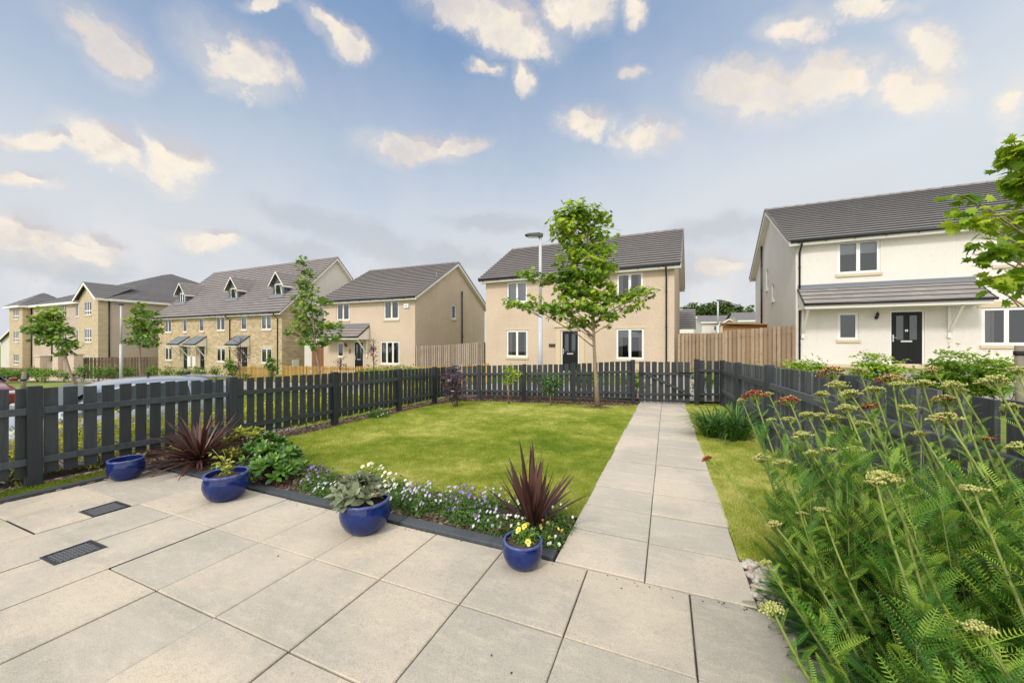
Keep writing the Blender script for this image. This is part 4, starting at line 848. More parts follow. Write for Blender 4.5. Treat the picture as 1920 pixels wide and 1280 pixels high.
# --- terraced row
H = place_house('terraced_houses', 'yellow stone terraced row with three dormers and grey door canopies', -44.78, 19.79, -1.62, -1.15); z_ = -1.15; o_ = 13.35
TF = [(*cz(-12.25,-11.05,2.27,3.50),2,.0), (*cz(-9.15,-8.45,2.27,3.50),1,0), (*cz(-6.55,-5.78,2.29,3.50),1,0), (*cz(-3.95,-2.70,2.35,3.50),2,0), (*cz(-.55,.25,2.35,3.50),1,0), (*cz(2.05,3.32,2.35,3.50),2,0),
      (*cz(-12.2,-10.95,-.32,.90),2,0), (*cz(-3.92,-2.65,-.28,.90),2,0), (*cz(2.05,3.38,-.25,.92),2,0)]
DO = [(-9.15,-8.33), (-6.48,-5.67), (-.51,.33)]
m = MB(); ops = [w[:4] for w in TF] + [(a + o_, b + o_, .08, 2.16) for a, b in DO]
zg = 4.80 + .12; pk = 9.90 - .12
wall_grid(m, 'y', 0, 0, 17.9, -1, zg, ops, .10); m.add([(17.9, 0, -1), (17.9, 2.05, -1), (17.9, 2.05, zg + 2.05), (17.9, 0, zg)], [(0,1,2,3)])
m.add([(0, 0, -1), (0, 0, zg), (0, 9.6, zg), (0, 9.6, -1)], [(0,1,2,3)]); m.add([(0,0,zg),(0,4.8,pk),(0,9.6,zg)], [(0,1,2)]); m.add([(17.9, 9.6, -1), (0, 9.6, -1), (0, 9.6, zg), (17.9, 9.6, zg)], [(0,1,2,3)])
m.build('wall', ['stone_yellow', 'interior_dark'], H)
m = MB(); m.add([(17.9, 2.05, -1), (17.9, 9.6, -1), (17.9, 9.6, zg), (17.9, 4.8, pk), (17.9, 2.05, zg + 2.05)], [(0,1,2,3,4)]); m.build('gable_wall', 'render_pale', H)
for i, w in enumerate(TF): window(H, *w[:4], kind=w[4], blind=[.0, .5, .6, 0, .6, .7, 0, 0, 0][i], curtain=i in (0, 3, 6, 7, 8), lintel=i >= 6)
roof_gable(H, 0, 17.9, 0, 9.6, 4.80, 9.90, 'roof_tile', gauge=.32)
for a, b in DO:
    front_door(H, a + o_, b + o_, 2.16); c = (a + b) / 2 + o_
    canopy(H, c - 1.0, c + .75, .85, 3.05, 2.35, 'slate_canopy', None, (c - .8, c + .6), 1)
for xx in (-1.95, 4.1): downpipe(H, xx + o_, 4.80, z0=-.3)
for xx in (-8.1, -7.3): m = MB(); m.box(xx + o_, xx + o_ + .5, -.13, -.003, .35, 1.25); m.box(xx + o_ + .04, xx + o_ + .46, -.14, -.131, .39, 1.21); m.build('meter_box', 'pvc_box', H)
m = MB(); m.box(17.903, 18.02, .8, 1.32, .65, 1.15); m.build('meter_box', 'pvc_box', H)
for xc in (1.50, 9.70, 15.72):       # dormers
    y0 = 1.20; w = .68; zb = 4.80 + (y0 + .35) * 1.0; zt = 7.30; zpk = 8.25; yr = lambda z: (z - 4.80) - .35
    m = MB(); ww = .42
    wall_grid(m, 'y', y0, xc - w, xc + w, zb - .25, zt, [(xc - ww, xc + ww, 6.25, 7.26)], .08)
    m.add([(xc - w, y0, zt), (xc + w, y0, zt), (xc, y0, zpk - .1)], [(0,1,2)])
    for s in (-1, 1): m.add([(xc + s*w, y0, zb - .3), (xc + s*w, yr(zt), zt), (xc + s*w, y0, zt)], [(0,1,2) if s > 0 else (2,1,0)])
    d_ = m.build('dormer', ['dormer_clad', 'interior_dark'], H)
    f = window(H, xc - ww, xc + ww, 6.25, 7.26, kind=1 if xc > 5 else 2, pos=y0, depth=.08, sill=None, tilt=xc > 5); f.parent = d_
    m = MB()
    for s in (-1, 1):
        xe = xc + s * (w + .28); ze_ = zt - .20; n = 5
        for i in range(n):
            fa, fb = i / n, (i + 1) / n; xa, xb = xe + (xc - xe) * fa, xe + (xc - xe) * fb; za, zb2 = ze_ + (zpk - ze_) * fa, ze_ + (zpk - ze_) * fb
            q = [(xa, y0 - .3, za + .035), (xa, yr(za) + .12, za + .035), (xb, yr(zb2) + .12, zb2 + .004), (xb, y0 - .3, zb2 + .004)]; m.add(q, [(0,1,2,3)] if s < 0 else [(3,2,1,0)], random.random())
            m.add([(xa, y0 - .3, za - .01), (xa, yr(za) + .12, za - .01), (xa, yr(za) + .12, za + .035), (xa, y0 - .3, za + .035)], [(0,1,2,3)], mi=1)
    m.build('dormer_roof', ['roof_tile', 'black_plastic'], d_)
    m = MB()
    for s in (-1, 1):
        xe = xc + s * (w + .25); m.add([(xe, y0-.29, zt-.33), (xe, y0-.29, zt-.19), (xc, y0-.29, zpk-.02), (xc, y0-.29, zpk-.17)], [(0,1,2,3)]); m.add([(xe, y0-.26, zt-.33), (xe, y0-.26, zt-.19), (xc, y0-.26, zpk-.02), (xc, y0-.26, zpk-.17)], [(3,2,1,0)])
        m.add([(xe, y0-.29, zt-.38), (xe, yr(zt-.3), zt-.38), (xe, yr(zt-.2), zt-.20), (xe, y0-.29, zt-.20)], [(0,1,2,3)]); m.add([(xe, y0-.29, zt-.38),(xc+s*w, y0-.29, zt-.38),(xc+s*w, yr(zt-.3), zt-.38),(xe, yr(zt-.3), zt-.38)], [(0,1,2,3)])
    m.build('dormer_fascia', 'fascia', d_)
    m = MB(); m.add([(xc - w - .25, y0 - .32, 4.80 + (y0 - .32 + .35) + .06), (xc + w + .25, y0 - .32, 4.80 + (y0 - .32 + .35) + .06), (xc + w + .1, y0 - .01, zb + .07), (xc - w - .1, y0 - .01, zb + .07)], [(0,1,2,3)]); m.build('flashing', 'lead', d_)
# --- apartment block
H = place_house('apartment_block', 'three storey cream and brick apartment block with hipped roof at the left', -50.84, 18.54, -1.0, -2.3); H['category'] = 'building'
WA = 20.0; DA = 17.9; ze = 7.95; zr = 12.5
wins = lambda xs, w: [(x, x + w, a, b) for x in xs for a, b in ((.95, 2.3), (3.65, 5.05), (6.35, 7.75))]
main = wins([-7.2, -10.6, -14.6], 1.15) + wins([-5.0], .65)
m = MB(); wall_grid(m, 'y', 0, -WA, -4.2, -1, ze, main, .1)
m.add([(0,.0,-1),(0,DA,-1),(0,DA,ze),(0,.0,ze)], [(0,1,2,3)]); m.add([(-WA,0,-1),(-WA,0,ze),(-WA,DA,ze),(-WA,DA,-1)], [(0,1,2,3)]); m.add([(0,DA,-1),(-WA,DA,-1),(-WA,DA,ze),(0,DA,ze)], [(0,1,2,3)])
m.build('wall', ['render_pink', 'interior_dark'], H)
for w in main: window(H, *w, kind=2 if w[1] - w[0] > 1 else 1, blind=random.choice([0, .4, .9]), curtain=True)
for a, b, yo, wx in ((-4.2, 0, -.7, (-2.95, -1.35)), (-22.9, -18.8, -.7, (-21.6, -20.0))):
    op = wins([wx[0]], wx[1] - wx[0]); m = MB(); q = MB()
    wall_grid(m, 'y', yo, a, b, -1, ze, op, .1)
    m.add([(b, yo, -1), (b, -.002 if b == 0 else 2.6, -1), (b, -.002 if b == 0 else 2.6, ze), (b, yo, ze)], [(0,1,2,3)]); m.add([(a, yo, -1), (a, yo, ze), (a, 2.6, ze), (a, 2.6, -1)], [(0,1,2,3)])
    if b == 0: m.add([(a, yo, ze), (b, yo, ze), ((a + b) / 2, yo, ze + 1.45)], [(0,1,2)])
    bay = m.build('brick_bay', ['stone_far', 'interior_dark'], H)
    for w in op: f = window(H, *w, kind=3, pos=yo, transom=.42, lintel=False, blind=random.choice([0, .5])); f.parent = bay
def hip(m, x0, x1, y0, y1, ze, zr, run=None, gauge=.34):
    """stepped hip roof"""
    hw = min(x1 - x0, y1 - y0) / 2; n = max(4, int(math.hypot(hw, zr - ze) / gauge))
    for i in range(n):
        a, b = i / n * hw, (i + 1) / n * hw; za, zb = ze + (zr - ze) * i / n, ze + (zr - ze) * (i + 1) / n
        A = [(x0 + a, y0 + a), (x1 - a, y0 + a), (x1 - a, y1 - a), (x0 + a, y1 - a)]; B = [(x0 + b, y0 + b), (x1 - b, y0 + b), (x1 - b, y1 - b), (x0 + b, y1 - b)]
        for k in range(4):
            p, q, r, s = A[k], A[(k+1)%4], B[(k+1)%4], B[k]
            m.add([(*p, za + .04), (*q, za + .04), (*r, zb + .005), (*s, zb + .005)], [(0,1,2,3)], random.random()); m.add([(*p, za - .01), (*q, za - .01), (*q, za + .04), (*p, za + .04)], [(0,1,2,3)], mi=1)
m = MB(); hip(m, -WA - .0, .4, -.4, DA + .4, ze, zr); hip(m, -23.3, -18.4, -1.1, 4.0, ze, 9.75)
xc = -2.1; n = 8
for s in (-1, 1):
    for i in range(n):
        fa, fb = i / n, (i + 1) / n; xe = xc + s * 2.45; xa, xb = xe + (xc - xe) * fa, xe + (xc - xe) * fb; za, zb = ze + 1.65 * fa, ze + 1.65 * fb; yb_ = lambda z: -.4 + (z - ze) / (zr - ze) * 8.95 + .15
        q = [(xa, -1.05, za + .04), (xa, yb_(za), za + .04), (xb, yb_(zb), zb + .005), (xb, -1.05, zb + .005)]; m.add(q, [(0,1,2,3)] if s < 0 else [(3,2,1,0)], random.random()); m.add([(xa, -1.05, za - .01), (xa, yb_(za), za - .01), (xa, yb_(za), za + .04), (xa, -1.05, za + .04)], [(0,1,2,3)], mi=1)
m.build('roof', ['roof_tile_far', 'black_plastic'], H)
m = MB()
m.box(-WA, -4.6, -.40, -.37, ze - .25, ze - .01); m.box(.37, .40, -.1, DA + .4, ze - .25, ze - .01); m.box(-WA, .37, -.369, .0, ze - .25, ze - .23); m.box(.0, .369, .0, DA, ze - .25, ze - .23)
m.box(-23.3, -18.4, -1.10, -1.07, ze - .25, ze - .01); m.box(-18.43, -18.4, -1.069, -.41, ze - .25, ze - .01); m.box(-23.27, -18.44, -1.069, -.7, ze - .25, ze - .23)
for s in (-1, 1):
    xe = xc + s * 2.42; m.add([(xe, -1.04, ze - .28), (xe, -1.04, ze + .0), (xc, -1.04, ze + 1.62), (xc, -1.04, ze + 1.34)], [(0,1,2,3)]); m.add([(xe, -1.0, ze - .28), (xe, -1.0, ze + .0), (xc, -1.0, ze + 1.62), (xc, -1.0, ze + 1.34)], [(3,2,1,0)])
m.box(.32, .35, -1.04, -.1, ze - .25, ze - .01); m.box(-4.55, -4.52, -1.04, -.4, ze - .25, ze - .01)
m.build('fascia', 'fascia', H)
for x, y in ((.06, .06), (-18.7, -.05), (-13.0, -.05), (-4.3, -.05)): m = MB(); m.tube([(x, y, -.5), (x, y, ze - .3)], .06, 8); m.build('downpipe', 'black_plastic', H)
# --- far left white house
c = at(37, 640, 62); H = place_house('detached_house', 'white gabled house at the far left edge beyond the apartment block', c[0] - 8, c[1], 0, -2.6); W = 16
m = MB(); wall_grid(m, 'y', 0, 0, W, -1, 3.9, [(7.0, 7.9, 2.6, 3.7)], .1); m.add([(W, 0, -1), (W, 9, -1), (W, 9, 3.9), (W, 0, 3.9)], [(0,1,2,3)]); m.add([(0, 0, 3.9), (W, 0, 3.9), (8, 0, 6.9)], [(0,1,2)]); m.build('wall', ['render_pale', 'interior_dark'], H)
window(H, 7.0, 7.9, 2.6, 3.7, kind=1)
m = MB(); m.add([(W+.4, -.4, 3.9), (W+.4, 9, 3.9), (8, 9, 7.1), (8, -.4, 7.1)], [(0,1,2,3)]); m.add([(-.4, -.4, 3.9), (8, -.4, 7.1), (8, 9, 7.1), (-.4, 9, 3.9)], [(0,1,2,3)]); m.build('roof', 'roof_tile_far', H)
m = MB(); m.beam((8, -.42, 6.95), (W+.4, -.42, 3.75), .04, .25, (0,0,1)); m.beam((8, -.42, 6.95), (-.4, -.42, 3.75), .04, .25, (0,0,1)); m.build('fascia', 'fascia', H)

# --- distant houses seen in the gap
def far_house(label, u0, u1, vb, ve, vr, dep, wallmat='render_white', gable=False, D_=7.):
    a = at(u0, vb, dep); b = at(u1, vb, dep * .985); W = float(np.linalg.norm((b - a)[:2])); ang = math.atan2(b[1] - a[1], b[0] - a[0])
    k = dep / FPX; hz = (vb - ve) * k; rz_ = (vb - vr - 6) * k * 1.06 
    h = thing('distant_house', label, 'house', (a[0], a[1], a[2]), ang, 'distant houses on the rise'); m = MB()
    if not gable:
        ops = [(W*.36, W*.44, hz*.55, hz*.8), (W*.48, W*.56, hz*.55, hz*.8)]
        wall_grid(m, 'y', 0, 0, W, -1, hz, ops, .1)
        for x in (0, W): m.add([(x,0,-1),(x,D_,-1),(x,D_,hz),(x,D_/2,rz_-.1),(x,0,hz)], [(0,1,2,3,4)])
        m.build('wall', [wallmat, 'interior_dark'], h)
        for o in ops: window(h, *o, kind=1, sill=None)
        m = MB(); e = .3; m.add([(-e,-.35,hz-.05),(W+e,-.35,hz-.05),(W+e,D_/2,rz_),(-e,D_/2,rz_)], [(0,1,2,3)]); m.add([(-e,D_+.35,hz-.05),(W+e,D_+.35,hz-.05),(W+e,D_/2,rz_),(-e,D_/2,rz_)], [(3,2,1,0)]); m.build('roof', 'roof_tile_far', h)
        m = MB(); m.box(-e, W+e, -.4, -.36, hz-.28, hz-.06); m.build('fascia', 'fascia', h)
    else:
        m.add([(0,0,-1),(W,0,-1),(W,0,hz),(W/2,0,rz_-.1),(0,0,hz)], [(0,1,2,3,4)]); m.add([(0,0,-1),(0,0,hz),(0,D_,hz),(0,D_,-1)], [(0,1,2,3)]); m.add([(W,0,-1),(W,D_,-1),(W,D_,hz),(W,0,hz)], [(0,1,2,3)])
        m.build('wall', [wallmat, 'interior_dark'], h); m = MB()
        m.add([(-.3,-.3,hz-.2),(W/2,-.3,rz_),(W/2,D_,rz_),(-.3,D_,hz-.2)], [(3,2,1,0)]); m.add([(W+.3,-.3,hz-.2),(W/2,-.3,rz_),(W/2,D_,rz_),(W+.3,D_,hz-.2)], [(0,1,2,3)]); m.build('roof', 'roof_tile_far', h)
        m = MB(); m.beam((-.3,-.33,hz-.3),(W/2,-.33,rz_-.1),.04,.22); m.beam((W+.3,-.33,hz-.3),(W/2,-.33,rz_-.1),.04,.22); m.build('fascia', 'fascia', h)
    return h
far_house('distant white house with grey roof just right of the centre house', 1250, 1301, 640, 594, 575, 52)
far_house('distant white house with wide grey roof, centre of the gap between the houses', 1316, 1379, 640, 603, 586, 66)
far_house('distant cream gabled projection joined to the house in the gap', 1350, 1384, 640, 606, 594, 62, 'render_cream', True, 3.0)
far_house('distant white house with steep gable beside the left wall of the white house', 1386, 1432, 640, 600, 580, 58)
# white extension roof behind the tan fence
h = thing('outbuilding', 'low white outbuilding with striped tiled roof behind the tan fence', 'outbuilding', (1.1, 26.0, .0), R_(-3)); m = MB(); m.box(-2.2, 2.0, 0, 4, -1, 1.95); m.build('wall', 'render_white', h)
m = MB()
for i in range(9): m.add([(-2.5, -.3 + i*.3, 2.2 + i*.16 + .05), (.6, -.3 + i*.3, 2.2 + i*.16 + .05), (.6, 0 + i*.3, 2.36 + i*.16), (-2.5, 0 + i*.3, 2.36 + i*.16)], [(0,1,2,3)]); m.add([(-2.5, -.3 + i*.3, 2.2 + i*.16), (.6, -.3 + i*.3, 2.2 + i*.16), (.6, -.3 + i*.3, 2.2 + i*.16 + .05), (-2.5, -.3 + i*.3, 2.2 + i*.16 + .05)], [(0,1,2,3)], mi=1)
m.build('roof', ['roof_tile_grey', 'black_plastic'], h)
# shed
c = at(1355, 640, 22); h = thing('garden_shed', 'orange timber shed with flat sloping roof behind the tan fence', 'shed', (c[0], c[1], 0.1), R_(-8)); m = MB()
for i in range(18): m.beam((0, -.01 * (i % 2), .06 + i * .125), (2.6, -.01 * (i % 2), .06 + i * .125), .03, .13, tint=random.random())
m.box(0, 2.6, .02, 2.2, 0, 2.2); m.build('wall', 'shed_orange', h); m = MB(); m.beam((-.15, 1.1, 2.40), (2.8, 1.1, 2.26), 2.7, .07); m.build('roof', 'shed_orange', h)

# ------------------------------------------------------------------ street lamps
def lamp(label, x, y, zb, zt, head='flat', r=.075, hd=(1, 0), mat='white_post'):
    t_ = thing('street_lamp', label, 'street lamp', (x, y, zb), math.atan2(hd[1], hd[0]), 'street lamps'); H_ = zt - zb; m = MB()
    m.tube([(0,0,-.2),(0,0,H_*.48)], [r, r], 14); m.tube([(0,0,H_*.48),(0,0,H_*.48+.06)], [r, r*.68], 14, cap=False); m.tube([(0,0,H_*.48+.06),(0,0,H_-.05)], [r*.68, r*.6], 14); m.build('post', mat, t_)
    m = MB(); m.prism([(-.10,-.035),(.0,-.075),(.42,-.05),(.55,.0),(.42,.045),(.05,.07),(-.10,.03)], 'y', -.13, .13); m.v = [(a, b, c + H_) for a, b, c in m.v]; m.build('lantern_head', 'fence_grey', t_, .015)
    m = MB(); m.box(.06, .42, -.09, .09, H_ - .075, H_ - .062); m.build('lens', 'lens', t_); return t_
c = at(1013, 690, 13.2); lamp('tall white street lamp standing before the centre house', c[0], c[1], gz(c[0], c[1]), EYE + (640 - 441) * 13.2 / FPX, hd=(-.9, -.35), r=.085)
c = at(227, 712, 24); lamp('white street lamp before the apartment block, left of the terrace', c[0], c[1], gz(c[0], c[1]), EYE + (640 - 570) * 24 / FPX, hd=(-1, 0), r=.078)
c = at(1346, 640, 48); lamp('distant white street lamp in the gap behind the tan fence', c[0], c[1], c[2] - 1, EYE + (640 - 563) * 48 / FPX, hd=(1, 0), r=.16)

# ------------------------------------------------------------------ leaves
def leafshape(pts, fold=.0, droop=.0):      # fan from midrib centre; pts outline in (x, y) with y 0..1
    c = (0, .42); v = [(c[0], c[1], 0)] + [(x, y, -fold * abs(x) - droop * (y - .2) ** 2) for x, y in pts]; n = len(pts)
    return np.array(v), [(0, i + 1, (i + 1) % n + 1) for i in range(n)]
MAPLE = leafshape([(0,0),(.22,.06),(.50,.02),(.36,.22),(.62,.42),(.36,.46),(.40,.72),(.17,.64),(0,1.0),(-.17,.64),(-.40,.72),(-.36,.46),(-.62,.42),(-.36,.22),(-.50,.02),(-.22,.06)], .22, .25)
OVAL = (np.array([(0,0,0),(.22,.3,-.04),(.25,.62,-.06),(0,1,-.12),(-.25,.62,-.06),(-.22,.3,-.04),(0,.45,.02)]), [(6,0,1),(6,1,2),(6,2,3),(6,3,4),(6,4,5),(6,5,0)])
LANCE = (np.array([(0,0,0),(.13,.35,-.03),(.10,.7,-.07),(0,1,-.14),(-.10,.7,-.07),(-.13,.35,-.03),(0,.45,.01)]), [(6,0,1),(6,1,2),(6,2,3),(6,3,4),(6,4,5),(6,5,0)])
TRI = (np.array([(-.3,.1,0),(0,0,0),(.3,.1,0),(.34,.55,-.03),(0,1,-.1),(-.34,.55,-.03)]), [(0,1,2,3,4,5)])
def crown_mats(n, up=1.0, out=None, spread=.55):
    nrm = RNG.normal(0, spread, (n, 3)); nrm[:, 2] += up
    if out is not None: nrm += out * .55
    nrm /= np.linalg.norm(nrm, axis=1, keepdims=True)
    f = RNG.normal(0, 1, (n, 3)); f[:, 2] *= .25; f[:, 2] -= .25
    if out is not None: f += out * .8
    f -= nrm * np.sum(f * nrm, 1, keepdims=True); return rot_from(f, nrm)
def crown(m, clusters, n_per_m3, size, shape, tbase=.45, flat=1.0, shell=.55, up=1.0, spread=.55, zl=None):
    """clusters: (centre xyz, radii xyz)"""
    for c, r in clusters:
        r = np.array(r); n = int(max(8, n_per_m3 * 4.19 * r[0] * r[1] * r[2])); d = RNG.normal(0, 1, (n, 3)); d /= np.linalg.norm(d, axis=1, keepdims=True)
        rad = RNG.random(n) ** shell; wob = 1 + .28 * np.sin(d[:, 0] * 5 + c[0] * 9) * np.sin(d[:, 2] * 6 + c[2] * 7) * np.cos(d[:, 1] * 4)
        # thin the volume out into sprays: keep leaves near wavy layers
        off = d * r * (rad * wob)[:, None]; P = off + np.array(c)
        lay = np.sin(P[:, 2] * (2 * PI / (size * 3.2)) + 1.8 * np.sin(P[:, 0] * 3.1 + c[1]) + 1.5 * np.cos(P[:, 1] * 2.7 + c[0])); k = lay > RNG.uniform(-1.1, .55, n); P, d, rad = P[k], d[k], rad[k]; n = len(P)
        if n == 0: continue
        M = crown_mats(n, up, d, spread); s = size * RNG.uniform(.6, 1.2, n); M = M * s[:, None, None]
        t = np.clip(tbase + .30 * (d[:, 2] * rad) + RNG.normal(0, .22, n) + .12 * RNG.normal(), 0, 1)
        m.instances(shape, P, M, t)
def limb(m, a, b, r0, r1, sag=.0, n=5, seg=6, wig=.03):
    a, b = np.array(a, float), np.array(b, float); L = np.linalg.norm(b - a); pts = []
    for i in range(n + 1):
        t = i / n; p = a * (1 - t) + b * t; p[2] += sag * L * math.sin(PI * t) * .5; p[:2] += RNG.normal(0, wig * L, 2) * math.sin(PI * t) * .4; pts.append(tuple(p))
    m.tube(pts, [r0 + (r1 - r0) * i / n for i in range(n + 1)], seg, random.random())
def tree(name, label, base, spec, dep, trunk_top_v, tr, leafmat, size, dens, shape=MAPLE, barkmat='bark', lean=(0, 0), depthr=.9, group=None, cat='tree', trunkpts=None, up=1.0, spread=.55, tbase=.45, stake=None, jitter=.6, limbs=True, thin=False):
    """spec: crown clusters as photo ellipses (u, v, ru, rv, depth offset); each gets real depth"""
    base = np.array(base, float); t_ = thing(name, label, cat, base, 0, group); k = dep / FPX; cl = []
    for s in spec:
        u, v, ru, rv = s[:4]; dd = s[4] if len(s) > 4 else random.uniform(-jitter, jitter) * ru * k
        p = at(u, v, dep + dd) - base; rx = ru * k * 1.0; rz_ = rv * k; rr = min(rx, max(rz_, rx * .75)) * depthr + .04
        cl.append((p, (rx * .97, rr, rz_)))
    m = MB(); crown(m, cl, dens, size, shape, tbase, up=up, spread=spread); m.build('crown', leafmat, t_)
    m = MB(); top = at(trunkpts[-1][0], trunkpts[-1][1], dep) - base if trunkpts else at(spec[0][0], trunk_top_v, dep) - base
    pts = [(0, 0, -.1)] + ([tuple(at(u, v, dep) - base) for u, v in trunkpts] if trunkpts else [tuple(top * .5 + np.array([.03, 0, 0])), tuple(top)])
    n = len(pts); m.tube(pts, [tr * 1.25] + [tr * (1 - .75 * i / (n - 1)) for i in range(1, n)], 10, .5); m.build('trunk', barkmat, t_)
    if limbs:
        m = MB(); P = [np.array(p) for p in pts]
        for ci, (c, r) in enumerate(cl):
            if thin and ci % 3: continue
            tz = max(P[1][2] * .95, c[2] - max(.25, np.linalg.norm(c[:2]) * .55)); 
            a = P[-1] * .9
            for i in range(len(P) - 1):
                if P[i][2] <= tz <= P[i+1][2]: f = (tz - P[i][2]) / (P[i+1][2] - P[i][2]); a = P[i] * (1 - f) + P[i+1] * f
            limb(m, a, c, tr * (.20 if thin else .30), tr * .10, .12)
            for q in range(1 if thin else 4): e = c + RNG.normal(0, .5, 3) * np.array(r); limb(m, a * .35 + c * .65, e, tr * .13, tr * .05, .1, 3, 4)
        m.build('limbs', barkmat, t_)
    return t_
# main maple
MB0 = (-1.605, 9.51, gp(0, 9.51)); DM = 9.40
SPEC = [(1085,400,55,26),(1060,425,42,34),(1120,420,30,30),(1090,455,50,28),(1130,465,28,38),(1075,480,30,26),(1062,512,32,26),(1110,500,42,34),(1138,505,18,26),(1095,530,48,28),(1070,545,36,26),(1120,548,34,26),(1145,540,14,20),
        (995,510,24,17),(1030,522,28,13),(1060,530,20,14),(965,567,30,13),(1000,568,36,15),(1035,572,34,17),(1060,575,30,22),(1100,575,38,22),(1130,575,30,20),(1165,556,34,18),(1200,550,36,15),(1225,548,18,10),(1185,572,28,13),(1150,590,24,13),(1085,600,34,15),(1120,600,28,16),(1075,612,18,8),(1145,608,14,9),(1045,590,26,13)]
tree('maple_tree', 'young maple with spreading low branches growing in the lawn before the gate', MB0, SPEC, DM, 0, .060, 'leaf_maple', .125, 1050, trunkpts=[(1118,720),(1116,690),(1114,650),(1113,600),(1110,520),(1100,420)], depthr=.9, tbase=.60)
th_ = MB(); N = 260; a = RNG.uniform(0, 2*PI, N); r = .34 * np.sqrt(RNG.random(N)); P = np.stack([MB0[0] + r*np.cos(a)*1.1, MB0[1] - .08 + r*np.sin(a)*.8, np.full(N, MB0[2] + .01) + .02*(1 - r/.34)], 1)
th_.instances(SPH, P, scale_rot(N, np.stack([RNG.uniform(.012,.035,N), RNG.uniform(.01,.025,N), RNG.uniform(.006,.014,N)],1)), RNG.random(N), True)
tag(th_.build('bark_mulch', 'soil'), 'ring of brown soil round the foot of the maple', 'soil', kind='stuff')
# street trees on the left
c = at(148, 738, 17.5); c[2] = gz(c[0], c[1])
t1 = tree('street_tree', 'leaning maple sapling tied to a stake, leftmost of the street trees', c, [(90,595,32,22),(75,612,30,18),(105,615,30,20),(95,632,28,17),(120,640,24,18),(100,582,18,12),(128,652,16,14),(85,588,14,10),(138,644,12,8),(112,660,12,8)], 17.5, 0, .06, 'leaf_street', .18, 440, trunkpts=[(136,712),(124,672),(112,640),(95,600)], group='street trees', tbase=.55)
c2 = at(268, 712, 23); c2[2] = gz(c2[0], c2[1])
tree('street_tree', 'maple sapling beside the lamp before the brown fence', c2, [(265,585,20,16),(255,600,20,18),(285,595,16,14),(270,615,26,18),(292,615,14,18),(255,630,16,12),(275,637,22,14),(245,638,12,8),(290,640,12,10),(262,572,10,8)], 23, 0, .06, 'leaf_street', .19, 380, trunkpts=[(262,690),(262,650),(264,610),(264,580)], group='street trees', tbase=.55)
c3 = at(603, 712, 15.5); c3[2] = gz(c3[0], c3[1])
tree('street_tree', 'tall narrow maple between the terrace and house number 8', c3, [(569,489,12,9),(560,500,10,9),(575,505,13,11),(553,497,8,6),(570,525,17,14),(585,518,9,9),(577,545,17,16),(560,540,9,7),(595,545,9,8),(560,562,17,13),(583,570,22,15),(605,565,16,12),(550,580,12,9),(570,590,20,12),(598,590,18,12),(620,570,8,7),(560,612,20,13),(590,615,28,16),(615,610,20,13),(635,612,12,11),(545,620,14,9),(575,635,24,11),(605,637,24,11),(630,630,14,9),(590,650,14,7),(540,618,10,6)], 15.5, 0, .055, 'leaf_street', .155, 680, trunkpts=[(598,690),(592,655),(588,610),(583,560),(572,500)], group='street trees', tbase=.62)
# stakes by the street trees
def stake(label, p0, p1, r=.045, strap=None):
    t_ = thing('tree_stake', label, 'stake', p0, 0, 'tree stakes'); d = np.array(p1) - np.array(p0); m = MB(); m.tube([(0,0,-.1), tuple(d)], r, 10, random.random()); m.build('post', 'stake', t_)
    if strap is not None: m = MB(); q = d * strap; m.tube([tuple(q - np.array([.0,.0,.03])), tuple(q + np.array([0,0,.03]))], r * 1.25, 10); m.tube([tuple(q), tuple(q + np.array([.32, .02, .03]))], .018, 6); m.build('strap', 'rubber', t_)
a = at(150, 740, 17.6); a[2] = gz(a[0], a[1]); stake('short dark stake leaning beside the leftmost street tree', a, at(136, 699, 17.6), .055, .9)
a = at(40, 735, 15); a[2] = gz(a[0], a[1]); stake('pale leaning stake with black tie at the left, by the verge', a, at(46, 697, 15), .07, .75)
# right hand maple, just over the fence, and its stake
BR = at(2010, 760, 5.0); BR[2] = gz(BR[0], BR[1])
tree('maple_tree', 'bright green maple reaching in at the right edge over the fence', BR, [(1895,270,26,14),(1915,290,34,22),(1890,310,14,10),(1900,340,24,18),(1930,345,30,30),(1895,372,20,12),(1800,368,26,10),(1830,372,20,10),(1815,388,30,14),(1850,395,14,12),(1835,415,34,13),(1800,420,24,10),(1860,430,22,13),(1890,425,28,18),(1915,410,22,18),(1840,455,34,12),(1885,465,30,14),(1920,460,24,18),(1860,480,36,12),(1830,495,18,7),(1895,500,28,12),(1855,520,28,12),(1895,530,28,14),(1920,545,14,16),(1870,545,26,10),(1875,568,12,6),(1960,300,60,60),(1970,420,60,70),(1965,520,45,50),(2020,360,70,90)],
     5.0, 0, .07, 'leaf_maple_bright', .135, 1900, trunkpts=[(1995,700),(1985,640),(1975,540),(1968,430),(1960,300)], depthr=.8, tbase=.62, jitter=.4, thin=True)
a = at(1913, 780, 5.2); a[2] = gz(a[0], a[1]); stake('pale wooden stake with black tie at the right edge', a, at(1911, 648, 5.2), .043, .93)
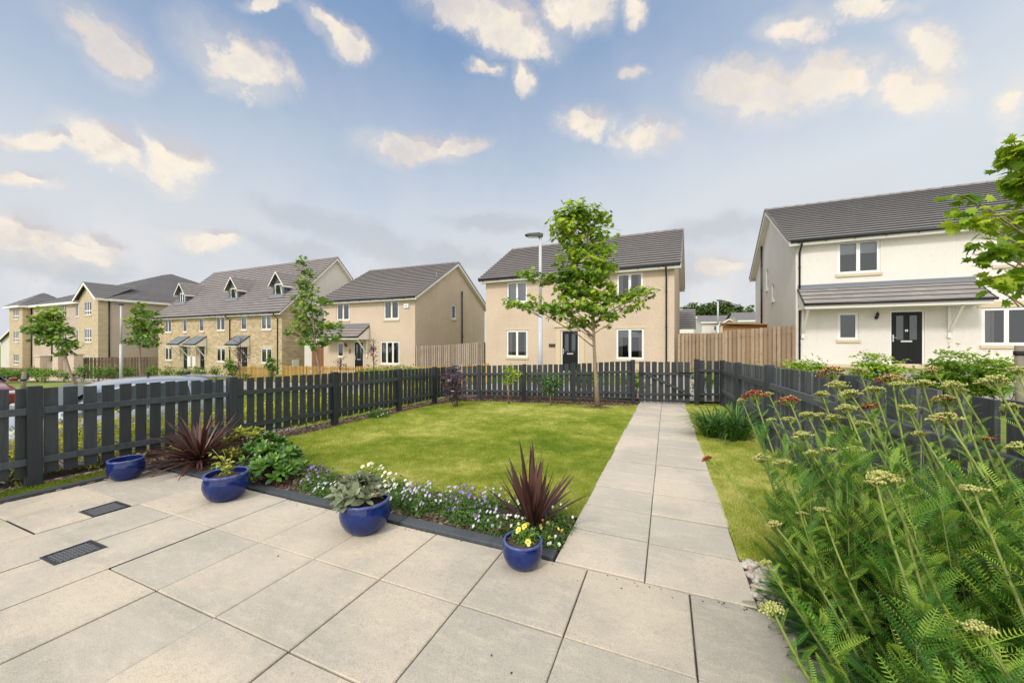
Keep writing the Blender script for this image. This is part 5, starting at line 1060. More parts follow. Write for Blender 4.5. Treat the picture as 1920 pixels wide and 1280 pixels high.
# saplings and shrubs in the lawn
c = (-3.87, 9.02, gp(0, 9.02)); tree('sapling', 'small staked sapling with drooping green leaves in front of the far fence', c, [(955,690,11,6),(948,700,12,8),(965,700,13,8),(955,712,10,7),(972,707,7,5)], 9.8, 0, .018, 'leaf_maple_bright', .10, 12000, shape=LANCE, trunkpts=[(954,735),(955,700)], cat='tree', tbase=.55, depthr=1)
m = MB(); t_ = thing('cane', 'reddish brown cane leaning on the small sapling', 'cane', (-3.80, 9.0, gp(0, 9.0))); m.tube([(0,0,-.02),(-.12,.02,.52)], .012, 6); m.build('cane', 'gate_brown', t_)
c = (-2.78, 9.33, gp(0, 9.33)); tree('camellia_shrub', 'small round dark glossy shrub on bare stems before the far fence', c, [(1033,715,22,14),(1022,722,12,9),(1045,720,12,9),(1030,732,13,7),(1042,733,7,5)], 9.5, 0, .022, 'leaf_gloss', .062, 16000, shape=OVAL, trunkpts=[(1032,745),(1033,720)], cat='shrub', depthr=1, tbase=.35)
m = MB(); P = at(0,0,1)
t_ = thing('elder_flowers', 'small flat white flower heads on the black purple shrub', 'flowers', (-4.85, 8.0, .9)); 
for u, v in ((858, 689), (842, 713), (849, 733), (862, 695)):
    q = at(u, v, 8.75) - np.array(t_.location); n = 26; P = q + RNG.normal(0, 1, (n, 3)) * np.array([.028, .026, .005]); m.instances(SPH, P, scale_rot(n, np.full((n, 3), .006)), RNG.random(n), True)
m.build('flower_head', 'petal_lilac', t_)
# background woods and trees
for i, (u, v, ru, rv, dep) in enumerate([(1290,592,18,17,95),(1325,590,22,17,100),(1350,584,24,18,100),(1378,590,18,16,95),(1300,578,9,6,92),(1398,596,12,12,92),(1407,583,6,8,80)]):
    v -= 5; c = at(u, 655, dep); tree('distant_tree', ['distant broad tree behind the first far roof','distant round tree left of the far lamp','distant tall tree right of the far lamp','distant tree beside the steep far gable','distant small tree top above the first far roof','distant low tree near the white house wall','distant thin tree at the white house wall'][i], c, [(u, v, ru, rv), (u - ru*.5, v + 4, ru*.6, rv*.8), (u + ru*.5, v + 3, ru*.6, rv*.8), (u, v + 14, ru*1.1, rv*.9)], dep, v, .3, 'leaf_far', .6, 40, shape=TRI, group='trees on the skyline', tbase=.4, limbs=False)

# ------------------------------------------------------------------ shrubs
def shrub(name, label, p, rx, ry, h, mat, size, dens, shape=OVAL, lumps=7, group=None, stems=7, barkmat='bark_dark', tbase=.5, cat='shrub', up=.6, spread=.7, low=.25):
    t_ = thing(name, label, cat, p, 0, group); cl = []
    for i in range(lumps):
        a = 2 * PI * i / lumps + random.uniform(-.4, .4); q = random.uniform(.25, .62) if i else 0; z = h * random.uniform(low + .15, .72)
        cl.append((np.array([rx * q * math.cos(a), ry * q * math.sin(a), z]), (rx * random.uniform(.4, .6), ry * random.uniform(.4, .6), h * random.uniform(.2, .32))))
    m = MB(); crown(m, cl, dens, size, shape, tbase, up=up, spread=spread); m.build('foliage', mat, t_)
    m = MB()
    for i in range(stems): c, r = cl[i % len(cl)]; limb(m, (random.uniform(-.04,.04), random.uniform(-.04,.04), -.03), c + RNG.normal(0, .3, 3) * np.array(r), .007 + .005 * h, .003, .05, 4, 5)
    m.build('stems', barkmat, t_); return t_
def dupe(t, loc, rz, sc, label=None):
    r = t.copy(); COL.objects.link(r); r.location = loc; r.rotation_euler = (0, 0, rz); r.scale = sc
    if label: r['label'] = label
    for ch in list(t.children): c_ = ch.copy(); COL.objects.link(c_); c_.parent = r
    return r
shrub('elder_shrub', 'feathery black purple shrub in the far left corner of the lawn', (-4.85, 8.0, gp(0, 8.0)), .40, .36, 1.12, 'leaf_purple', .075, 5200, shape=LANCE, lumps=12, stems=6, tbase=.45, low=.12)
# beech hedge plants before the white house
for i, (u, vt, w, dep) in enumerate([(1490,668,.42,9.6),(1530,671,.36,9.3),(1655,657,.60,8.2),(1785,654,.62,7.6),(1880,668,.50,7.2),(1730,690,.42,7.9),(1835,700,.42,7.4),(1610,690,.36,8.5)]):
    c = at(u, 720, dep); zb = gz(c[0], c[1]); h_ = (EYE + (640 - vt) * dep / FPX - zb) * 1.1
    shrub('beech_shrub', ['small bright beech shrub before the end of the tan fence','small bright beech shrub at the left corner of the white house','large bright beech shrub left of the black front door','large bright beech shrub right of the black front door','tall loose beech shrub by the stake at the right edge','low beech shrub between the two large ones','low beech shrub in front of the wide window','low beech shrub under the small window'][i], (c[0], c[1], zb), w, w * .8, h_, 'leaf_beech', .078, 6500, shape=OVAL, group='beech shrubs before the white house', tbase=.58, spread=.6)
# climbing greenery at the gate corner, hedge strips
for i, (x, y, w, h) in enumerate([(.95,11.75,.55,1.2),(2.3,11.9,.6,1.1),(-2.4,12.2,1.0,1.0),(-.9,12.0,.6,1.0),(-3.9,12.0,.8,.95)]):
    shrub('hedge_shrub', ['leafy dark shrub behind the short corner fence panel','leafy shrub behind the start of the right fence','green shrub behind the far fence under the black door','green shrub behind the far fence beside the maple trunk','green shrub behind the far fence below the left window'][i], (x, y, gz(x, y)), w, w*.6, h, 'leaf_hedge', .07, 3000, group='shrubs behind the far fence')
# yellow privet hedge behind the left fence
m = MB(); cl = []
for i in range(46):
    y = -1.6 + i * .245; cl.append((np.array([-6.50 + random.uniform(-.08, .08), y, gp(0, y) + .25 + random.uniform(-.03, .03)]), (.30, .24, random.uniform(.26, .36))))
t_ = thing('privet_hedge', 'yellow green privet hedge running behind the left fence', 'hedge', (0, 0, 0)); crown(m, cl, 9500, .045, OVAL, .62, up=.6, spread=.7, shell=.5); m.build('foliage', 'leaf_privet', t_)
m = MB()
for c, r in cl:
    for q in range(3): limb(m, (c[0] + random.uniform(-.1,.1), c[1] + random.uniform(-.1,.1), gp(0, c[1]) - .05), c + RNG.normal(0, .12, 3), .008, .003, 0, 3, 4)
m.build('stems', 'bark_dark', t_)
for i, (x, y) in enumerate([(-5.82, 2.35), (-5.84, 2.75), (-5.88, .9)]):
    shrub('privet_sprig', ['yellow green sprig under the fence, left of the first blue pot','yellow green sprig under the fence behind the first blue pot','yellow green sprig under the fence at the left edge'][i], (x, y, gp(x, y)), .16, .16, .20, 'leaf_privet', .04, 14000, lumps=4, stems=4, group='sprigs under the left fence', tbase=.6)
# street shrubs across the road
SH = [(8,700,26,1.2,26),(45,700,26,1.1,26),(85,702,24,1.1,25.5),(70,695,15,1.2,26.5),(120,700,12,.9,25.5),(155,697,14,1.4,25),(185,700,14,1.2,24.5),(212,698,14,1.3,24.5),(240,698,14,1.3,24.5),(285,698,14,1.2,24.5),(312,698,14,1.1,24.5),(345,700,14,1.0,24),(375,700,14,1.0,24),(405,698,14,1.1,24),(433,700,15,1.6,23),(510,700,15,1.9,21.5),(460,690,8,.9,22)]
for i, (u, v, ru, h, dep) in enumerate(SH):
    c = at(u, 712, dep); zb = gz(c[0], c[1]); w = ru * dep / FPX * 1.25
    LBL = ['dark green street shrub at the far left edge','dark green street shrub left of the leftmost street tree','dark green street shrub at the foot of the piers','taller dark green street shrub behind the leaning stake','straggly grassy shrub right of the rendered piers','straggly light shrub behind the leftmost street tree','low street shrub left of the lamp','low street shrub at the foot of the lamp','low street shrub right of the lamp','low street shrub under the second street tree','low street shrub before the left end of the terrace','low street shrub before the first terrace door','low street shrub before the meter boxes','low street shrub before the second terrace door','tall loose shrub at the left end of the yellow fence','bushy green shrub in the gap of the yellow fence','small shrub behind the yellow fence, by the third terrace door'][i]
    shrub('street_shrub', LBL, (c[0], c[1], zb), w, w*.8, h, 'leaf_hedge' if i not in (1, 2) else 'leaf_street', .13, 900 if dep > 23 else 1100, group='street shrubs on the far side of the road', tbase=.42, lumps=6)
for i, (u, vt, w) in enumerate([(700,684,.9),(740,682,1.0),(780,683,.9),(820,686,.7)]):
    c = at(u, 700, 15.8); zb = gz(c[0], c[1]); shrub('hedge_shrub', ['first','second','third','fourth'][i] + ' shrub from the left of the low hedge before house number 8', (c[0], c[1], zb), w, w*.6, EYE + (640 - vt) * 15.8 / FPX - zb + .05, 'leaf_hedge', .09, 1500, group='low hedge before house number 8')
# thin dark leaved young trees
def wispy(label, u, vb, vt, dep, mat, n=260, w=20):
    c = at(u, vb, dep); c[2] = gz(c[0], c[1]); t_ = thing('young_tree', label, 'tree', c, 0); top = at(u, vt, dep) - c; m = MB(); m2 = MB(); k = dep / FPX; limb(m, (0,0,-.1), top, .03, .01, 0, 5, 6)
    for i in range(14):
        f = random.uniform(.35, .95); a = top * f; e = a + np.array([random.uniform(-1,1) * w * k * (1.1 - f * .5), random.uniform(-.3,.3), random.uniform(.1,.5)]); limb(m, a, e, .012, .004, .1, 3, 4); q = n // 14
        P = a + (e - a) * RNG.uniform(.3, 1.1, (q, 1)) + RNG.normal(0, .07, (q, 3)); M = crown_mats(q) * (.11 * RNG.uniform(.6, 1.2, q))[:, None, None]; m2.instances(OVAL, P, M, RNG.random(q))
    m.build('trunk', 'bark_dark', t_); m2.build('crown', mat, t_)
wispy('thin purple leaved young tree before the third terrace door', 450, 700, 634, 20, 'leaf_purple', 300, 20)
wispy('thin sparse young tree before the door of house number 8', 700, 700, 634, 19, 'leaf_purple', 150, 16)
wispy('low bare twiggy shrub under the small window of number 8', 638, 700, 672, 19.5, 'leaf_purple', 60, 12)

# ------------------------------------------------------------------ pots
def pot(label, x, y, R, h, soil_h=.82, rim=.016):
    t_ = thing('plant_pot', label, 'plant pot', (x, y, gp(x, y) + .012), random.random() * 3, 'blue glazed pots on the patio edge'); b = R * .64
    out = [(0, .0), (b * .96, 0), (b, .004), (b + (R - b) * .55, h * .16), (R * .97, h * .36), (R * 1.03, h * .55), (R * 1.01, h * .72), (R * .955, h * .86), (R * .94, h * .90)]
    m = MB(); m.lathe(out, n=64); m.build('body', 'glaze', t_)
    rr = [(R * .94, h * .895), (R * .985, h * .915), (R * 1.0, h * .95), (R * .995, h * .985), (R * .97, h), (R * .90, h * 1.0), (R * .865, h * .975)]
    m = MB(); m.lathe(rr, n=64); m.build('rim', 'glaze_rim', t_)
    m = MB(); m.lathe([(R * .865, h * .975), (R * .86, h * .90), (R * .90, h * .70), (R * .9, h * .55)], n=64); m.build('inside', 'glaze', t_)
    m = MB(); n = 90; P = []; z = h * soil_h
    rad = np.linspace(0, R * .90, 7); m.lathe([(float(r), z + (.008 if i < 5 else 0) + random.uniform(-.003,.003)) for i, r in enumerate(rad)], n=24)
    a = RNG.uniform(0, 2*PI, n); r = R * .82 * np.sqrt(RNG.random(n)); P = np.stack([r*np.cos(a), r*np.sin(a), np.full(n, z + .006)], 1); m.instances(SPH, P, scale_rot(n, np.stack([RNG.uniform(.004,.014,n), RNG.uniform(.004,.011,n), RNG.uniform(.003,.008,n)],1)), RNG.random(n), True)
    m.build('soil', 'soil', t_); return t_
PT = [(-5.375, 2.10, .150, .215), (-3.83, 2.20, .180, .245), (-2.19, 2.26, .187, .245), (-.88, 2.30, .130, .172)]
pot('empty blue glazed pot, leftmost and farthest', *PT[0], soil_h=.70); pot('blue glazed pot with a small leggy green seedling', *PT[1], soil_h=.78); pot('large blue glazed pot holding a grey green hellebore', *PT[2], soil_h=.80); pot('small blue glazed pot nearest the path with a yellow viola', *PT[3], soil_h=.86)

# ------------------------------------------------------------------ border plants
def strap_leaves(m, n, L, w, elev, droop, base=(0,0,0), seg=6, r0=.02, az=None, fold=.3, tb=.5, tv=.2, mi=0):
    for i in range(n):
        a = random.uniform(0, 2 * PI) if az is None else random.uniform(*az); e = R_(random.uniform(*elev)); l = L * random.uniform(.7, 1.08); wd = w * random.uniform(.75, 1.15); dr = random.uniform(*droop)
        p = np.array([base[0] + r0 * math.cos(a), base[1] + r0 * math.sin(a), base[2]]); v = []; f = []; side = np.array([-math.sin(a), math.cos(a), 0])
        for k in range(seg + 1):
            t = k / seg; ww = wd * (math.sin(PI * min(1, .16 + t * .84)) ** .7 if t < .98 else .02) * .5; ee = e - dr * t * t; d = np.array([math.cos(a) * math.cos(ee), math.sin(a) * math.cos(ee), math.sin(ee)])
            if k: p = p + d * (l / seg)
            up = np.cross(side, d); v += [tuple(p - side * ww + up * ww * fold), tuple(p), tuple(p + side * ww + up * ww * fold)]
        for k in range(seg): f += [(k*3, k*3+1, k*3+4, k*3+3), (k*3+1, k*3+2, k*3+5, k*3+4)]
        m.add(v, f, min(1, max(0, random.gauss(tb, tv))), mi, True)
t_ = thing('cordyline', 'wide spreading dark red brown cordyline in the left corner of the bed', 'plant', (-5.14, 2.66, gp(0, 2.66)), 0, 'red cordylines in the flower bed')
m = MB(); strap_leaves(m, 200, .60, .027, (-4, 66), (.0, .7), (0, 0, .10), r0=.02, tb=.45, tv=.25); m.build('leaves', 'leaf_cordyline', t_); m = MB(); m.tube([(0,0,-.02),(0,0,.12)], .03, 8); m.build('trunk', 'bark_dark', t_)
t_ = thing('cordyline', 'upright dark red cordyline with sword leaves by the path corner', 'plant', (-.97, 2.74, gp(0, 2.74)), 0, 'red cordylines in the flower bed')
m = MB(); strap_leaves(m, 24, .62, .044, (66, 88), (.0, .25), (0, 0, .06), tb=.45, tv=.25); strap_leaves(m, 26, .54, .038, (34, 68), (.0, .35), (0, 0, .06), tb=.5, tv=.22); strap_leaves(m, 12, .40, .03, (4, 32), (.0, .4), (0, 0, .06), tb=.5, tv=.2); m.build('leaves', 'leaf_cordyline', t_); m = MB(); m.tube([(0,0,-.02),(0,0,.08)], .03, 8); m.build('trunk', 'bark_dark', t_)
t_ = thing('daylily', 'arching clump of dark green strap leaves on the right lawn strip', 'plant', (.86, 6.95, gp(0, 6.95))); m = MB()
for i in range(13): strap_leaves(m, 24, .74, .022, (44, 86), (.5, 1.9), (random.uniform(-.26,.26), random.uniform(-.2,.2), 0), r0=.03, tb=.45, tv=.25, seg=7)
m.build('leaves', 'leaf_lily', t_)
def rosette_shrub(name, label, p, rx, h, n, mat, shape, size, per=7, tb=.5, cat='shrub', up=.5, group=None, stemm='bark_dark'):
    t_ = thing(name, label, cat, p, 0, group); m = MB(); st = MB(); V = []
    for i in range(n):
        a = random.uniform(0, 2 * PI); q = math.sqrt(random.random()); e = math.sqrt(max(0, 1 - q * q)) * random.uniform(.6, 1); c = np.array([rx * q * math.cos(a), rx * q * math.sin(a), h * (.18 + .78 * e)]); V.append(c)
        limb(st, (0, 0, 0), c, .008, .003, .1, 3, 5); ax = np.array([c[0] * .8, c[1] * .8, h * .6]); ax /= np.linalg.norm(ax); k = per
        o = np.cross(ax, [0, 0, 1.]); o = o / (np.linalg.norm(o) + 1e-6); o2 = np.cross(ax, o); ang = np.array([2.4 * j for j in range(k)]) + random.random() * 6; op = np.linspace(.35, 1.25, k)
        d = ax[None] * np.cos(op)[:, None] + (o[None] * np.cos(ang)[:, None] + o2[None] * np.sin(ang)[:, None]) * np.sin(op)[:, None]
        nr = ax[None] * np.sin(op)[:, None] - (o[None] * np.cos(ang)[:, None] + o2[None] * np.sin(ang)[:, None]) * np.cos(op)[:, None]; M = rot_from(d, nr) * (size * RNG.uniform(.75, 1.15, k) * np.linspace(.6, 1.05, k))[:, None, None]
        m.instances(shape, np.tile(c, (k, 1)) - ax * .01, M, np.clip(tb + np.linspace(.35, -.25, k) + RNG.normal(0, .12, k), 0, 1))
    m.build('foliage', mat, t_); st.build('stems', stemm, t_); return t_
WOV = (np.array([(0,0,0),(.17,.28,-.02),(.21,.6,-.06),(.1,.88,-.12),(0,1,-.16),(-.1,.88,-.12),(-.21,.6,-.06),(-.17,.28,-.02),(0,.3,-.03),(0,.65,-.06)]), [(8,0,1),(8,1,2,9),(9,2,3,4),(9,4,5,6),(8,9,6,7),(8,7,0)])
rosette_shrub('skimmia_shrub', 'compact glossy green shrub between the second pot and the violas', (-3.93, 2.76, gp(0, 2.76)), .27, .38, 80, 'leaf_gloss', WOV, .115, 9, .5)
rosette_shrub('skimmia_shrub', 'glossy dark green shrub behind the second blue pot', (-4.42, 2.98, gp(0, 2.98)), .26, .42, 60, 'leaf_gloss', WOV, .10, 8, .38)
rosette_shrub('variegated_shrub', 'pale yellow variegated shrub beside the spreading cordyline', (-4.95, 3.08, gp(0, 3.08)), .24, .46, 40, 'leaf_variegated', OVAL, .10, 7, .5)
rosette_shrub('hellebore', 'grey green hellebore filling the large blue pot', (-2.25, 2.235, gp(0, 2.3) + .19), .17, .24, 36, 'leaf_hellebore', WOV, .12, 6, .5, 'plant')
# seedling in pot 2
t_ = thing('seedling', 'leggy pale green seedling in the second blue pot', 'plant', (-3.80, 2.20, gp(0, 2.3) + .20)); m = MB(); m2 = MB()
for i in range(9): e = np.array([random.uniform(-.12,.12), random.uniform(-.09,.09), random.uniform(.12,.30)]); limb(m, (0,0,-.01), e, .004, .002, .1, 4, 5, .1); k = 9; P = e * RNG.uniform(.35, 1.0, (k, 1)) + RNG.normal(0, .014, (k, 3)); m2.instances(OVAL, P, crown_mats(k, .6) * (.045 * RNG.uniform(.6, 1.2, k))[:, None, None], RNG.random(k))
m.build('stems', 'stem_yarrow', t_); m2.build('leaves', 'leaf_variegated', t_)
# violas
PET = (np.array([(0,0,0),(.5,.35,.06),(.45,.95,.10),(0,1.1,.04),(-.45,.95,.10),(-.5,.35,.06)]), [(0,1,2,3,4,5)])
def viola(label, x, y, r, h, petal, nfl, size=.015, z0=None, heart='petal_yellow', name='viola', top=.65, dens=1., lm='leaf_viola'):
    z0 = gp(x, y) if z0 is None else z0; t_ = thing(name, label, 'flowers', (x, y, z0), 0, 'viola clumps in the flower bed'); m = MB()
    nfl = int(nfl * .62) + 2; r = r * 1.15; n = int(1300 * (r / .15) ** 2 * dens); d = RNG.normal(0, 1, (n, 3)); d[:, 2] = np.abs(d[:, 2]); d /= np.linalg.norm(d, axis=1, keepdims=True); rad = RNG.random(n) ** .5; P = d * np.array([r, r * .9, h * .88]) * (rad * (1 + .2 * np.sin(d[:, 0] * 9 + x * 7)))[:, None]
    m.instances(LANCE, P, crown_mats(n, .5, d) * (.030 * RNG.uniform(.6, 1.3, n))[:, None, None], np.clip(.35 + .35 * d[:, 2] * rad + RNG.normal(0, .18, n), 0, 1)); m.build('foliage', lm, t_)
    d = RNG.normal(0, 1, (nfl, 3)); d[:, 2] = np.abs(d[:, 2]) + top; d[:, 1] -= .25; d /= np.linalg.norm(d, axis=1, keepdims=True); C0 = d * np.array([r, r * .9, h]) * RNG.uniform(.9, 1.12, (nfl, 1)); m = MB(); mh = MB()
    for i in range(nfl):
        ax = d[i] * .5 + np.array([random.gauss(0, .3), -.75 + random.gauss(0, .3), .45]); ax /= np.linalg.norm(ax); o = np.cross(ax, [0, 0, 1.]); o /= np.linalg.norm(o); o2 = np.cross(o, ax); an = np.array([.35, -.35, 1.5, -1.5, PI]) + RNG.normal(0, .08, 5)
        D = o2[None] * np.cos(an)[:, None] + o[None] * np.sin(an)[:, None]; M = rot_from(D, np.tile(ax, (5, 1))) * (size * RNG.uniform(.85, 1.1) * np.array([1, 1, .85, .85, 1.05]))[:, None, None]; tt = min(1, max(0, random.gauss(.5, .28)))
        m.instances(PET, np.tile(C0[i], (5, 1)) + ax * np.array([[0],[.0006],[.0012],[.0018],[.0024]]), M, np.clip(tt + np.array([-.05,-.05,.1,.1,.2]), 0, 1))
    m.build('petals', petal, t_)
    mh.instances(SPH, C0 + np.array([0, -.003, .003]), scale_rot(nfl, np.full((nfl, 3), size * .17)), RNG.random(nfl), True); mh.build('hearts', heart, t_); return t_
V = [(-3.28,2.76,.19,.23,'petal_purple',44,'tall purple viola clump beside the glossy shrub'),(-3.06,2.62,.10,.12,'petal_lilac',20,'low lilac viola clump in front of the tall purple one'),(-2.82,2.64,.13,.18,'petal_cream',24,'cream viola clump with bronze leaves left of the hellebore pot'),
     (-2.62,2.80,.18,.31,'petal_cream',48,'creamy white pansy clump rising behind the hellebore pot'),(-2.02,2.74,.18,.24,'petal_lilac',70,'dense white and lilac viola clump right of the hellebore pot'),(-1.80,2.88,.12,.20,'petal_lilac',20,'small lilac viola clump behind the bare patch of soil'),
     (-1.56,2.76,.19,.25,'petal_purple',60,'wide purple viola clump in the middle of the bed'),(-1.74,3.02,.08,.20,'petal_purple',10,'tuft of purple violas at the lawn edge'),(-1.38,2.92,.14,.25,'petal_lilac',26,'pale lilac viola clump left of the upright cordyline'),(-1.27,2.66,.13,.17,'petal_lilac',30,'low lilac viola clump at the edging board'),
     (-1.16,2.96,.10,.26,'petal_white',14,'white viola clump behind the upright cordyline'),(-1.08,2.68,.12,.15,'petal_white',20,'white and yellow viola clump behind the small pot'),(-.82,2.68,.11,.14,'petal_yellow',12,'yellow viola clump at the path corner'),(-.80,2.88,.11,.20,'petal_white',18,'white viola clump between cordyline and path'),(-.78,2.58,.07,.10,'petal_white',8,'tiny white viola clump by the end of the edging'),(-.98,3.02,.10,.27,'petal_yellow',9,'yellow and white viola tuft at the lawn corner'),
     (-4.72,2.64,.10,.12,'petal_white',10,'small white viola clump under the spreading cordyline'),(-5.55,6.1,.20,.20,'petal_cream',18,'cream viola clump in the soil under the left fence'),(-2.42,2.92,.11,.20,'petal_white',16,'white pansy clump between purple and cream clumps'),(-2.30,2.74,.12,.16,'petal_white',12,'low white pansy clump directly behind the rim of the large pot')]
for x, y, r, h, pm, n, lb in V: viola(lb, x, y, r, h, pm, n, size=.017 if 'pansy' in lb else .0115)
viola('bright yellow and purple viola growing in the small blue pot', PT[3][0], PT[3][1] + .02, .075, .13, 'petal_yellow', 4, .022, gp(0, 2.36) + .155, 'petal_purple', dens=1.6, lm='leaf_hedge')
# low plants by the far fence
for i, (x, y, w) in enumerate([(-4.75,7.75,.22),(-5.0,8.25,.2),(-3.3,9.75,.12),(-4.4,9.4,.1)]):
    shrub('ground_plant', ['low green plant at the foot of the black purple shrub','low green plant in the far left corner','small weed against the far fence behind the sapling','small weed against the far fence near the corner'][i], (x, y, gp(x, y)), w, w, .14, 'leaf_hedge', .05, 5000, lumps=4, stems=3, shape=LANCE, tbase=.5, cat='plant', group='low plants along the far fence')

# ------------------------------------------------------------------ yarrow
def frond(n=42, W=.058, hl=.0058):
    v = [(-.014, 0, 0), (.014, 0, 0), (.005, 1, -.25), (-.005, 1, -.25)]; f = [(0, 1, 2, 3)]
    for i in range(n):
        t = .12 + .86 * i / n; w = W * math.sin(PI * (.15 + .78 * t)) + .012; z = -.25 * t * t; h = .0085
        for s in (-1, 1):
            b = len(v); v += [(0, t - hl, z), (s * w * .55, t + w * .22 - hl * .7, z + w * .25), (s * w, t + w * .55, z + w * .35), (s * w * .5, t + w * .34 + hl * .7, z + w * .28), (0, t + hl, z)]; f.append(tuple(b + j for j in range(5)) if s > 0 else tuple(b + j for j in (4, 3, 2, 1, 0)))
    return np.array(v), f
FR = frond(); FR2 = frond(12, .115, .0105)
Y0 = np.array([0, 0, 0.])
def fronds(m, P, D, size, tb=.45, tv=.2, shp=None):
    n = len(P); nr = np.tile([0, 0, 1.], (n, 1)) + RNG.normal(0, .45, (n, 3)); M = rot_from(D, nr) * (size * RNG.uniform(.7, 1.25, n))[:, None, None]; m.instances(shp or FR, P, M, np.clip(tb + RNG.normal(0, tv, n), 0, 1))
def yarrow_stem(par, O, base, top, r=.006, head=.04, red=0, nl=13, ls=.085, green=.5, hm=None):
    base, top = np.array(base), np.array(top); L = np.linalg.norm(top - base); pts = []; bend = RNG.normal(0, .035 * L, 3); bend[2] = 0
    for i in range(9): t = i / 8; pts.append(base * (1 - t) + top * t + bend * math.sin(PI * t) + np.array([0, 0, .05 * L * math.sin(PI * t)]))
    m = MB(); m.tube([tuple(p - O) for p in pts], [r * (1.1 - .5 * i / 8) for i in range(9)], 7, random.uniform(.2, .7)); 
    ax = pts[-1] - pts[-3]; ax /= np.linalg.norm(ax); ax = ax * .6 + np.array([0, 0, .4]); ax /= np.linalg.norm(ax); o = np.cross(ax, [1, 0, .1]); o /= np.linalg.norm(o); o2 = np.cross(ax, o)
    nb = max(9, int(16 * head / .04)); buds = []; nst = pts[-1] - ax * head * 1.1
    for b in range(nb):
        q = math.sqrt((b + .5) / nb) * head; a = b * 2.4; c = pts[-1] + (o * math.cos(a) + o2 * math.sin(a)) * q - ax * (q * q / head * .62) + RNG.normal(0, .002, 3)
        m.tube([tuple(nst - O), tuple((nst * .4 + c * .6) - ax * .006 - O), tuple(c - O)], [r * .42, r * .28, r * .26], 4, .6)
        k = 20; P = c + (o[None] * RNG.normal(0, 1, (k, 1)) + o2[None] * RNG.normal(0, 1, (k, 1))) * .0070 + ax[None] * RNG.uniform(-.001, .005, (k, 1)); buds.append(P)
    st = m.build('flower_stem', 'stem_yarrow', par)
    m = MB(); P = np.concatenate(buds) - O; n = len(P); redm = RNG.random(n) < red; s = .0034 * RNG.uniform(.75, 1.2, n) * (.75 + head * 8)
    for msk, mi in ((~redm, 'yarrow_bud'), (redm, 'yarrow_red')):
        if msk.any(): q = MB(); q.instances(SPH6, P[msk], scale_rot(int(msk.sum()), np.repeat(s[msk][:, None], 3, 1) * np.array([1, 1, 1.1])), RNG.random(int(msk.sum())), True); q.build('flower_head', mi, st)
    m = MB(); n = nl; t = np.sort(RNG.uniform(.18, .97, n)); pp = np.array([pts[int(x * 8)] * (1 - (x * 8 % 1)) + pts[min(8, int(x * 8) + 1)] * (x * 8 % 1) for x in t]); a = np.arange(n) * 2.4 + random.random() * 6
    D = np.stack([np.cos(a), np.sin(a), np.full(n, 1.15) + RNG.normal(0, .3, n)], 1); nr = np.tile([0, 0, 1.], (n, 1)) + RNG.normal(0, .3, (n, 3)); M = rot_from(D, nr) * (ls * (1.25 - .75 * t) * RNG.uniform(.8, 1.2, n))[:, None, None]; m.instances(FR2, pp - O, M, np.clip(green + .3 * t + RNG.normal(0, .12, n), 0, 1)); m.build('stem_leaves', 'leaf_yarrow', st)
s6v = []; s6f = []
for j in range(4):
    for i in range(6): th2 = PI * j / 3; ph = 2 * PI * i / 6; s6v.append((math.sin(th2) * math.cos(ph), math.sin(th2) * math.sin(ph), math.cos(th2)))
for j in range(3):
    for i in range(6): s6f.append((j*6+i, (j+1)*6+i, (j+1)*6+(i+1)%6, j*6+(i+1)%6))
SPH6 = (np.array(s6v), s6f)
# heads: (u, v, depth, head radius in photo px, share of red, base x, base y)
HD = [(1413,733,2.55,26,.75,.86,2.45),(1440,736,2.55,9,0,.86,2.46),(1477,744,2.45,24,.7,.95,2.35),(1390,748,2.6,8,0,.86,2.5),(1325,857,2.35,9,.9,.80,2.2),(1425,853,2.05,17,0,.78,2.0),(1467,862,1.95,22,0,.85,1.9),(1445,785,2.4,8,0,.9,2.4),
      (1556,690,2.45,28,.55,1.05,2.35),(1568,716,2.1,20,0,1.0,2.1),(1590,732,2.0,20,0,1.05,2.0),(1585,760,1.95,20,0,1.08,1.95),(1512,773,2.2,14,0,1.0,2.2),(1476,782,2.3,12,0,1.0,2.3),(1533,775,2.2,12,0,1.05,2.2),(1563,778,2.15,20,0,1.0,2.1),(1500,810,2.1,20,0,.95,2.1),(1560,812,2.0,10,0,1.0,2.0),(1600,838,1.75,20,0,1.05,1.8),(1550,840,1.9,12,0,1.0,1.9),
      (1638,726,1.95,17,0,1.12,1.95),(1630,758,1.95,14,.85,1.15,1.95),(1672,705,1.95,24,.5,1.15,1.95),(1680,716,1.85,15,0,1.15,1.85),(1728,714,1.85,20,0,1.2,1.85),(1785,718,1.7,22,0,1.2,1.7),(1765,775,1.5,28,.1,1.12,1.5),(1770,743,1.8,24,.3,1.25,1.8),(1725,810,1.6,10,0,1.2,1.6),(1800,730,1.75,12,0,1.22,1.7),(1860,708,1.55,26,0,1.22,1.5),(1650,885,1.35,27,0,.98,1.45),(1642,900,1.33,14,0,.98,1.45),(1680,897,1.35,10,0,.98,1.45),
      (1822,912,1.25,20,0,1.05,1.25),(1905,832,1.4,18,0,1.2,1.3),(1840,817,1.6,14,.3,1.2,1.6),(1445,1135,1.22,24,0,.72,1.30),(1830,1170,.95,22,0,.95,1.0),(1895,760,1.6,14,0,1.3,1.5),(1448,978,1.75,15,0,.78,1.75),(1540,952,1.7,11,0,.9,1.75),(1432,1052,1.6,9,0,.75,1.6),(1505,960,1.8,8,0,.85,1.8),(1610,690,2.2,16,.0,1.1,2.1),(1540,735,2.3,15,0,1.05,2.3),
      (1580,870,1.75,8,0,1.0,1.8),(1700,760,1.75,16,.0,1.15,1.75),(1745,690,1.9,14,.2,1.25,1.9),(1905,690,1.6,18,.0,1.3,1.6),(1615,790,1.9,12,0,1.1,1.9),(1520,845,2.0,12,0,.95,2.0)]
